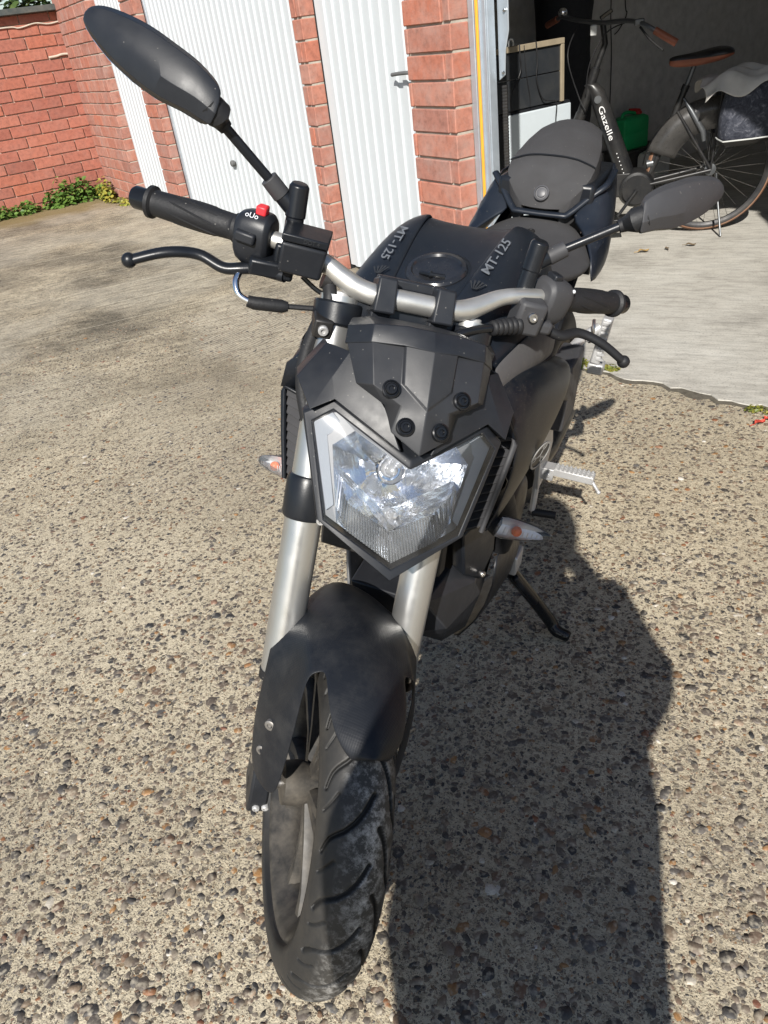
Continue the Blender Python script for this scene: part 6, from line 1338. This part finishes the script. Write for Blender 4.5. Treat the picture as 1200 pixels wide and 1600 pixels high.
# ================================================================== PLANTS
def leaf_mat(name, cols):
    mt, n, b = nodes_of(name); ln = n.links.new; g_ = N(n, 'NewGeometry')
    r = ramp(n, [(i / (len(cols) - 1), c) for i, c in enumerate(cols)]); ln(g_.outputs['Random Per Island'], r.inputs[0]); ln(r.outputs[0], b.inputs['Base Color']); b.inputs['Roughness'].default_value = 0.5
    b.inputs['Subsurface Weight'].default_value = 0.0; b.inputs['Specular IOR Level'].default_value = 0.35
    tr = N(n, 'BsdfTranslucent'); ln(r.outputs[0], tr.inputs[0]); mx = N(n, 'MixShader'); mx.inputs[0].default_value = 0.25; ln(b.outputs[0], mx.inputs[1]); ln(tr.outputs[0], mx.inputs[2]); ln(mx.outputs[0], n.nodes['Material Output'].inputs['Surface']); MATS[name] = mt
leaf_mat('leaf_green', [(0.045, 0.10, 0.018), (0.08, 0.16, 0.03), (0.12, 0.22, 0.045), (0.16, 0.24, 0.05), (0.10, 0.17, 0.035)])
leaf_mat('leaf_yellow', [(0.14, 0.20, 0.04), (0.26, 0.28, 0.05), (0.36, 0.30, 0.05), (0.22, 0.24, 0.05)])
leaf_mat('leaf_dark', [(0.02, 0.04, 0.015), (0.04, 0.07, 0.02), (0.07, 0.11, 0.03), (0.09, 0.12, 0.03)])
leaf_mat('moss_leaf', [(0.10, 0.14, 0.03), (0.22, 0.22, 0.04), (0.30, 0.26, 0.06)])
mat('stem_green', (0.10, 0.13, 0.05), 0.6)
def clump(name, blobs, n, size, mt, label, cat, seed, group=None, stems=8):
    rc = random.Random(seed); e = empty(name, blobs[0][0]); tag(e, label, cat, group); base = Vector(blobs[0][0]); m_ = MB()
    for k in range(n):
        c, r = rc.choice(blobs); c = Vector(c); d = Vector((rc.gauss(0, 1), rc.gauss(0, 1), rc.gauss(0, 1))).normalized(); rad = rc.random() ** 0.45
        p = c + Vector((d.x * r[0], d.y * r[1], abs(d.z) * r[2] if c.z < 0.02 else d.z * r[2])) * rad - base
        if p.z + base.z < 0.004: p.z = 0.004 + rc.random() * 0.02 - base.z
        nn = (d * 0.5 + Vector((rc.uniform(-.5, .5), rc.uniform(-.5, .5), 0.7 + rc.random() * .5))).normalized(); a = nn.orthogonal().normalized(); a = Quaternion(nn, rc.uniform(0, 6.3)) @ a; b_ = nn.cross(a); s_ = size * rc.uniform(0.55, 1.25)
        # lobed leaf of six points with a fold along the middle
        m_.add([p - a * s_ * 0.5, p - a * s_ * 0.15 + b_ * s_ * 0.42 + nn * s_ * .10, p + a * s_ * 0.22 + b_ * s_ * 0.36 + nn * s_ * .08, p + a * s_ * 0.55, p + a * s_ * 0.22 - b_ * s_ * 0.36 + nn * s_ * .08, p - a * s_ * 0.15 - b_ * s_ * 0.42 + nn * s_ * .10], [(0, 1, 2, 3), (0, 3, 4, 5)])
    m_.build('foliage', mt, e, smooth=0, fix=False)
    m_ = MB()
    for k in range(stems):
        c, r = rc.choice(blobs); c = Vector(c); q = Vector((c.x + rc.uniform(-.5, .5) * r[0], c.y + rc.uniform(-.5, .5) * r[1], max(0.02, c.z + rc.uniform(-.2, .6) * r[2]))) - base; g0 = Vector((c.x + rc.uniform(-.3, .3) * r[0], c.y + rc.uniform(-.3, .3) * r[1], 0)) - base
        m_.tube([g0, g0.lerp(q, 0.5) + Vector((rc.uniform(-.02, .02), rc.uniform(-.02, .02), 0)), q], [size * 0.09, size * 0.07, size * 0.03], 5)
    m_.build('stem', 'stem_green', e); return e
wp = lambda d, off, z: FW(WS + off, d, z)
clump('leafy_weed', [(wp(0.62, 0.14, 0.0), (0.16, 0.16, 0.30)), (wp(0.42, 0.13, 0.0), (0.17, 0.15, 0.27)), (wp(0.75, 0.16, 0), (0.14, 0.14, 0.17)), (wp(0.22, 0.12, 0.0), (0.13, 0.12, 0.14))], 900, 0.050, 'leaf_green', 'rounded green leafy weed growing at the foot of the brick wall', 'plant', 1)
clump('leafy_weed', [(wp(1.05, 0.14, 0.0), (0.16, 0.18, 0.12)), (wp(1.30, 0.15, 0.0), (0.16, 0.20, 0.12)), (wp(1.6, 0.16, 0.0), (0.16, 0.22, 0.10)), (wp(1.9, 0.16, 0.0), (0.16, 0.22, 0.10))], 1000, 0.045, 'leaf_green', 'low strip of green weeds along the wall at the left edge', 'plant', 2)
clump('leafy_weed', [(FW(-5.12, 0.20, 0.0), (0.12, 0.12, 0.24)), (FW(-5.0, 0.22, 0.0), (0.10, 0.10, 0.14))], 320, 0.044, 'leaf_yellow', 'yellowish weed standing at the brick pier by the inner corner', 'plant', 3)
clump('wall_weed', [(FW(-4.6, 0.20, 0.0), (0.25, 0.06, 0.05)), (FW(-4.3, 0.18, 0.0), (0.2, 0.05, 0.04))], 260, 0.03, 'leaf_yellow', 'thin line of low weeds at the foot of the far pier', 'plant', 4)
clump('threshold_weed', [((0.03, 2.350, 0.0), (0.07, 0.035, 0.025)), ((-0.06, 2.385, 0.0), (0.07, 0.03, 0.02)), ((0.10, 2.325, 0), (0.05, 0.025, 0.015))], 420, 0.013, 'moss_leaf', 'small mossy weed in the crack at the garage threshold behind the lever', 'plant', 5)
clump('threshold_weed', [((0.655, 2.050, 0.0), (0.05, 0.02, 0.03)), ((0.73, 2.02, 0.0), (0.06, 0.02, 0.02))], 160, 0.013, 'moss_leaf', 'small green weed in the threshold crack at the right edge', 'plant', 6)
clump('hedge', [(FW(-8.3, -0.9, 1.9), (0.8, 0.9, 0.75)), (FW(-8.0, -0.2, 1.8), (0.5, 0.5, 0.55)), (FW(-8.6, -1.8, 2.0), (0.9, 0.9, 0.9))], 3000, 0.10, 'leaf_dark', 'dark green hedge showing above the brick boundary wall', 'hedge', 7)
# fallen leaves
def fallen(c, s_, rz, mt, label, nm='fallen_leaf'):
    m_ = MB(); G_ = [[Vector((s_ * (i / 4 - 0.5), s_ * 0.3 * math.sin(PI * min(0.97, i / 4 + 0.02)) * (j - 1), 0.004 + s_ * 0.10 * abs(j - 1) + s_ * 0.08 * math.sin(i * 1.6))) for j in range(3)] for i in range(5)]
    m_.grid(G_); m_.tube([(-s_ * 0.5, 0, 0.005), (-s_ * 0.85, s_ * 0.08, 0.004)], s_ * 0.03, 5)
    tag(m_.build(nm, mt, None, Matrix.Translation(c) @ Matrix.Rotation(rz, 4, 'Z'), smooth=0), label, 'leaf', 'fallen leaves on the ground')
mat('dry_leaf', (0.30, 0.20, 0.08), 0.8, var=0.3); mat('brown_leaf', (0.12, 0.085, 0.05), 0.85, var=0.3); mat('red_leaf', (0.42, 0.055, 0.035), 0.6, var=0.3)
fallen((-0.02, 3.98, 0.013), 0.065, 0.6, 'dry_leaf', 'pale tan fallen leaf on the garage floor')
fallen((0.10, 4.03, 0.013), 0.045, 2.0, 'brown_leaf', 'small brown fallen leaf left of the bicycle kickstand')
fallen((0.22, 4.10, 0.013), 0.055, 0.2, 'brown_leaf', 'brown fallen leaf nearest the bicycle kickstand')
fallen((0.665, 1.955, 0.005), 0.050, 0.9, 'red_leaf', 'crumpled red leaf on the concrete at the right edge')
fallen((0.690, 1.985, 0.005), 0.040, 2.4, 'red_leaf', 'smaller red leaf lying above the crumpled red one')
# pale conduit on the boundary wall
m_ = MB(); c0 = MATS
m_.tube(catmull([(WS + 0.022, -0.035, 2.35), (WS + 0.020, -0.03, 1.85), (WS + 0.020, -0.02, 1.62), (WS + 0.020, -0.012, 1.42), (WS + 0.018, -0.05, 1.405), (WS + 0.014, -0.15, 1.412), (WS + 0.012, -0.22, 1.402), (WS + 0.010, -0.30, 1.398)], 5), 0.011, 8)
mat('conduit', (0.46, 0.40, 0.33), 0.7, var=0.2); tag(m_.build('wall_conduit', 'conduit', None, GM), 'pale cable running down the wall corner and along the bricks', 'cable')
m_ = MB(); m_.tube(catmull([(WS + 0.012, -0.06, 1.705), (WS + 0.012, -0.2, 1.69), (WS + 0.014, -0.33, 1.708), (WS + 0.012, -0.5, 1.685), (WS + 0.012, -0.62, 1.70), (WS + 0.012, -1.2, 1.69)], 5), 0.007, 8); tag(m_.build('wall_conduit', 'conduit', None, GM), 'thin cable running under the coping of the brick wall', 'cable')

# ================================================================== PHOTOGRAPHER (stands behind the lens and throws the shadow)
mat('clothes', (0.03, 0.035, 0.05), 0.85); mat('skin', (0.45, 0.28, 0.20), 0.55); mat('hair', (0.03, 0.02, 0.015), 0.6)
PF = Vector((-0.45, 0.89, 0)).normalized(); PR = Vector((PF.y, -PF.x, 0)); PO = Vector((0.694, -0.972, 0.0))
pe = empty('person', PO); tag(pe, 'person in dark clothes holding a phone, seen only by the long shadow', 'person')
def pp_(r, f, z): return PR * r + PF * f + Vector((0, 0, z))
def skin_body(name, J, E_, mt, parent, sub=2):
    ks = list(J); me = bpy.data.meshes.new(name); me.from_pydata([tuple(J[k][0]) for k in ks], [(ks.index(a), ks.index(b)) for a, b in E_], []); o = bpy.data.objects.new(name, me); COL.objects.link(o); o.parent = parent
    md = o.modifiers.new('skin', 'SKIN'); md.use_smooth_shade = True
    for i, k in enumerate(ks): me.skin_vertices[0].data[i].radius = (J[k][1], J[k][2] if len(J[k]) > 2 else J[k][1]); me.skin_vertices[0].data[i].use_root = (i == 0)
    o.modifiers.new('sub', 'SUBSURF').render_levels = sub; me.materials.append(MATS[mt]); return o
J = {'pel': (pp_(0, 0, 0.93), .155, .11), 'wai': (pp_(0, 0, 1.08), .145, .10), 'che': (pp_(0, 0, 1.20), .165, .115), 'nk0': (pp_(0, 0, 1.30), .08, .07), 'nk': (pp_(0, 0.02, 1.40), .050, .054), 'hd': (pp_(0, 0.04, 1.48), .070, .085), 'hd2': (pp_(0, 0.05, 1.57), .076, .092), 'hd3': (pp_(0, 0.045, 1.63), .05, .06)}
E_ = [('pel', 'wai'), ('wai', 'che'), ('che', 'nk0'), ('nk0', 'nk'), ('nk', 'hd'), ('hd', 'hd2'), ('hd2', 'hd3')]
for s_, n_ in ((-1, 'l'), (1, 'r')):
    J.update({n_ + 'sh': (pp_(.160 * s_, 0, 1.305), .060), n_ + 'el': (pp_(.215 * s_, 0.05, 1.130), .050), n_ + 'wr': (pp_(.056 + .105 * s_, 0.25, 1.225), .029), n_ + 'ha': (pp_(.056 + .075 * s_, 0.30, 1.262), .022, .034),
              n_ + 'hi': (pp_(.095 * s_, 0, .86), .098), n_ + 'kn': (pp_(.115 * s_, .02, .49), .062), n_ + 'an': (pp_(.13 * s_, -.02, .09), .042), n_ + 'to': (pp_(.145 * s_, .14, .035), .036)})
    E_ += [('che', n_ + 'sh'), (n_ + 'sh', n_ + 'el'), (n_ + 'el', n_ + 'wr'), (n_ + 'wr', n_ + 'ha'), ('pel', n_ + 'hi'), (n_ + 'hi', n_ + 'kn'), (n_ + 'kn', n_ + 'an'), (n_ + 'an', n_ + 'to')]
    for i in range(4):
        J[f'{n_}f{i}'] = (pp_(.056 + .060 * s_, 0.318, 1.240 + i * .018), .009); J[f'{n_}g{i}'] = (pp_(.056 + .040 * s_, 0.325, 1.238 + i * .018), .008)
        E_ += [(n_ + 'ha', f'{n_}f{i}'), (f'{n_}f{i}', f'{n_}g{i}')]
    J[n_ + 't0'] = (pp_(.056 + .058 * s_, 0.285, 1.275), .010); J[n_ + 't1'] = (pp_(.056 + .038 * s_, 0.292, 1.262), .009); E_ += [(n_ + 'ha', n_ + 't0'), (n_ + 't0', n_ + 't1')]
skin_body('body', J, E_, 'clothes', pe)
m_ = MB(); R_ = []
for z_, wl_, wr_, d_ in ((1.382, 0.07, 0.07, 0.06), (1.368, 0.19, 0.200, 0.07), (1.25, 0.240, 0.250, 0.11), (1.17, 0.275, 0.276, 0.13), (1.11, 0.285, 0.262, 0.13), (1.03, 0.285, 0.202, 0.13), (0.90, 0.285, 0.193, 0.14), (0.76, 0.280, 0.192, 0.15), (0.66, 0.232, 0.180, 0.15), (0.45, 0.215, 0.175, 0.16), (0.25, 0.21, 0.172, 0.17)):
    R_.append([pp_(((wr_ + 0.007 * math.sin(z_ * 23)) if math.cos(t) > 0 else wl_) * math.cos(t) + 0.006 * math.sin(6 * t + z_ * 9), d_ * math.sin(t), z_) for t in np.linspace(0, 2 * PI, 28, endpoint=False)])
m_.rings(R_, cap=False); m_.build('coat', 'clothes', pe, thick=0.006, smooth=80)
m_ = MB(); m_.ball(pp_(0, 0.022, 1.552), (0.090, 0.098, 0.136), 18, 12); m_.build('hair', 'hair', pe)
m_ = MB(); qq = cam.matrix_world.to_quaternion(); m_.box(CAM_POS - c_f * 0.014 - c_u * 0.050, (0.075, 0.155, 0.009), qq); ph = m_.build('phone', 'gloss_black', None, bevel=0.003); tag(ph, 'black phone in the hands of the person taking the picture', 'phone')
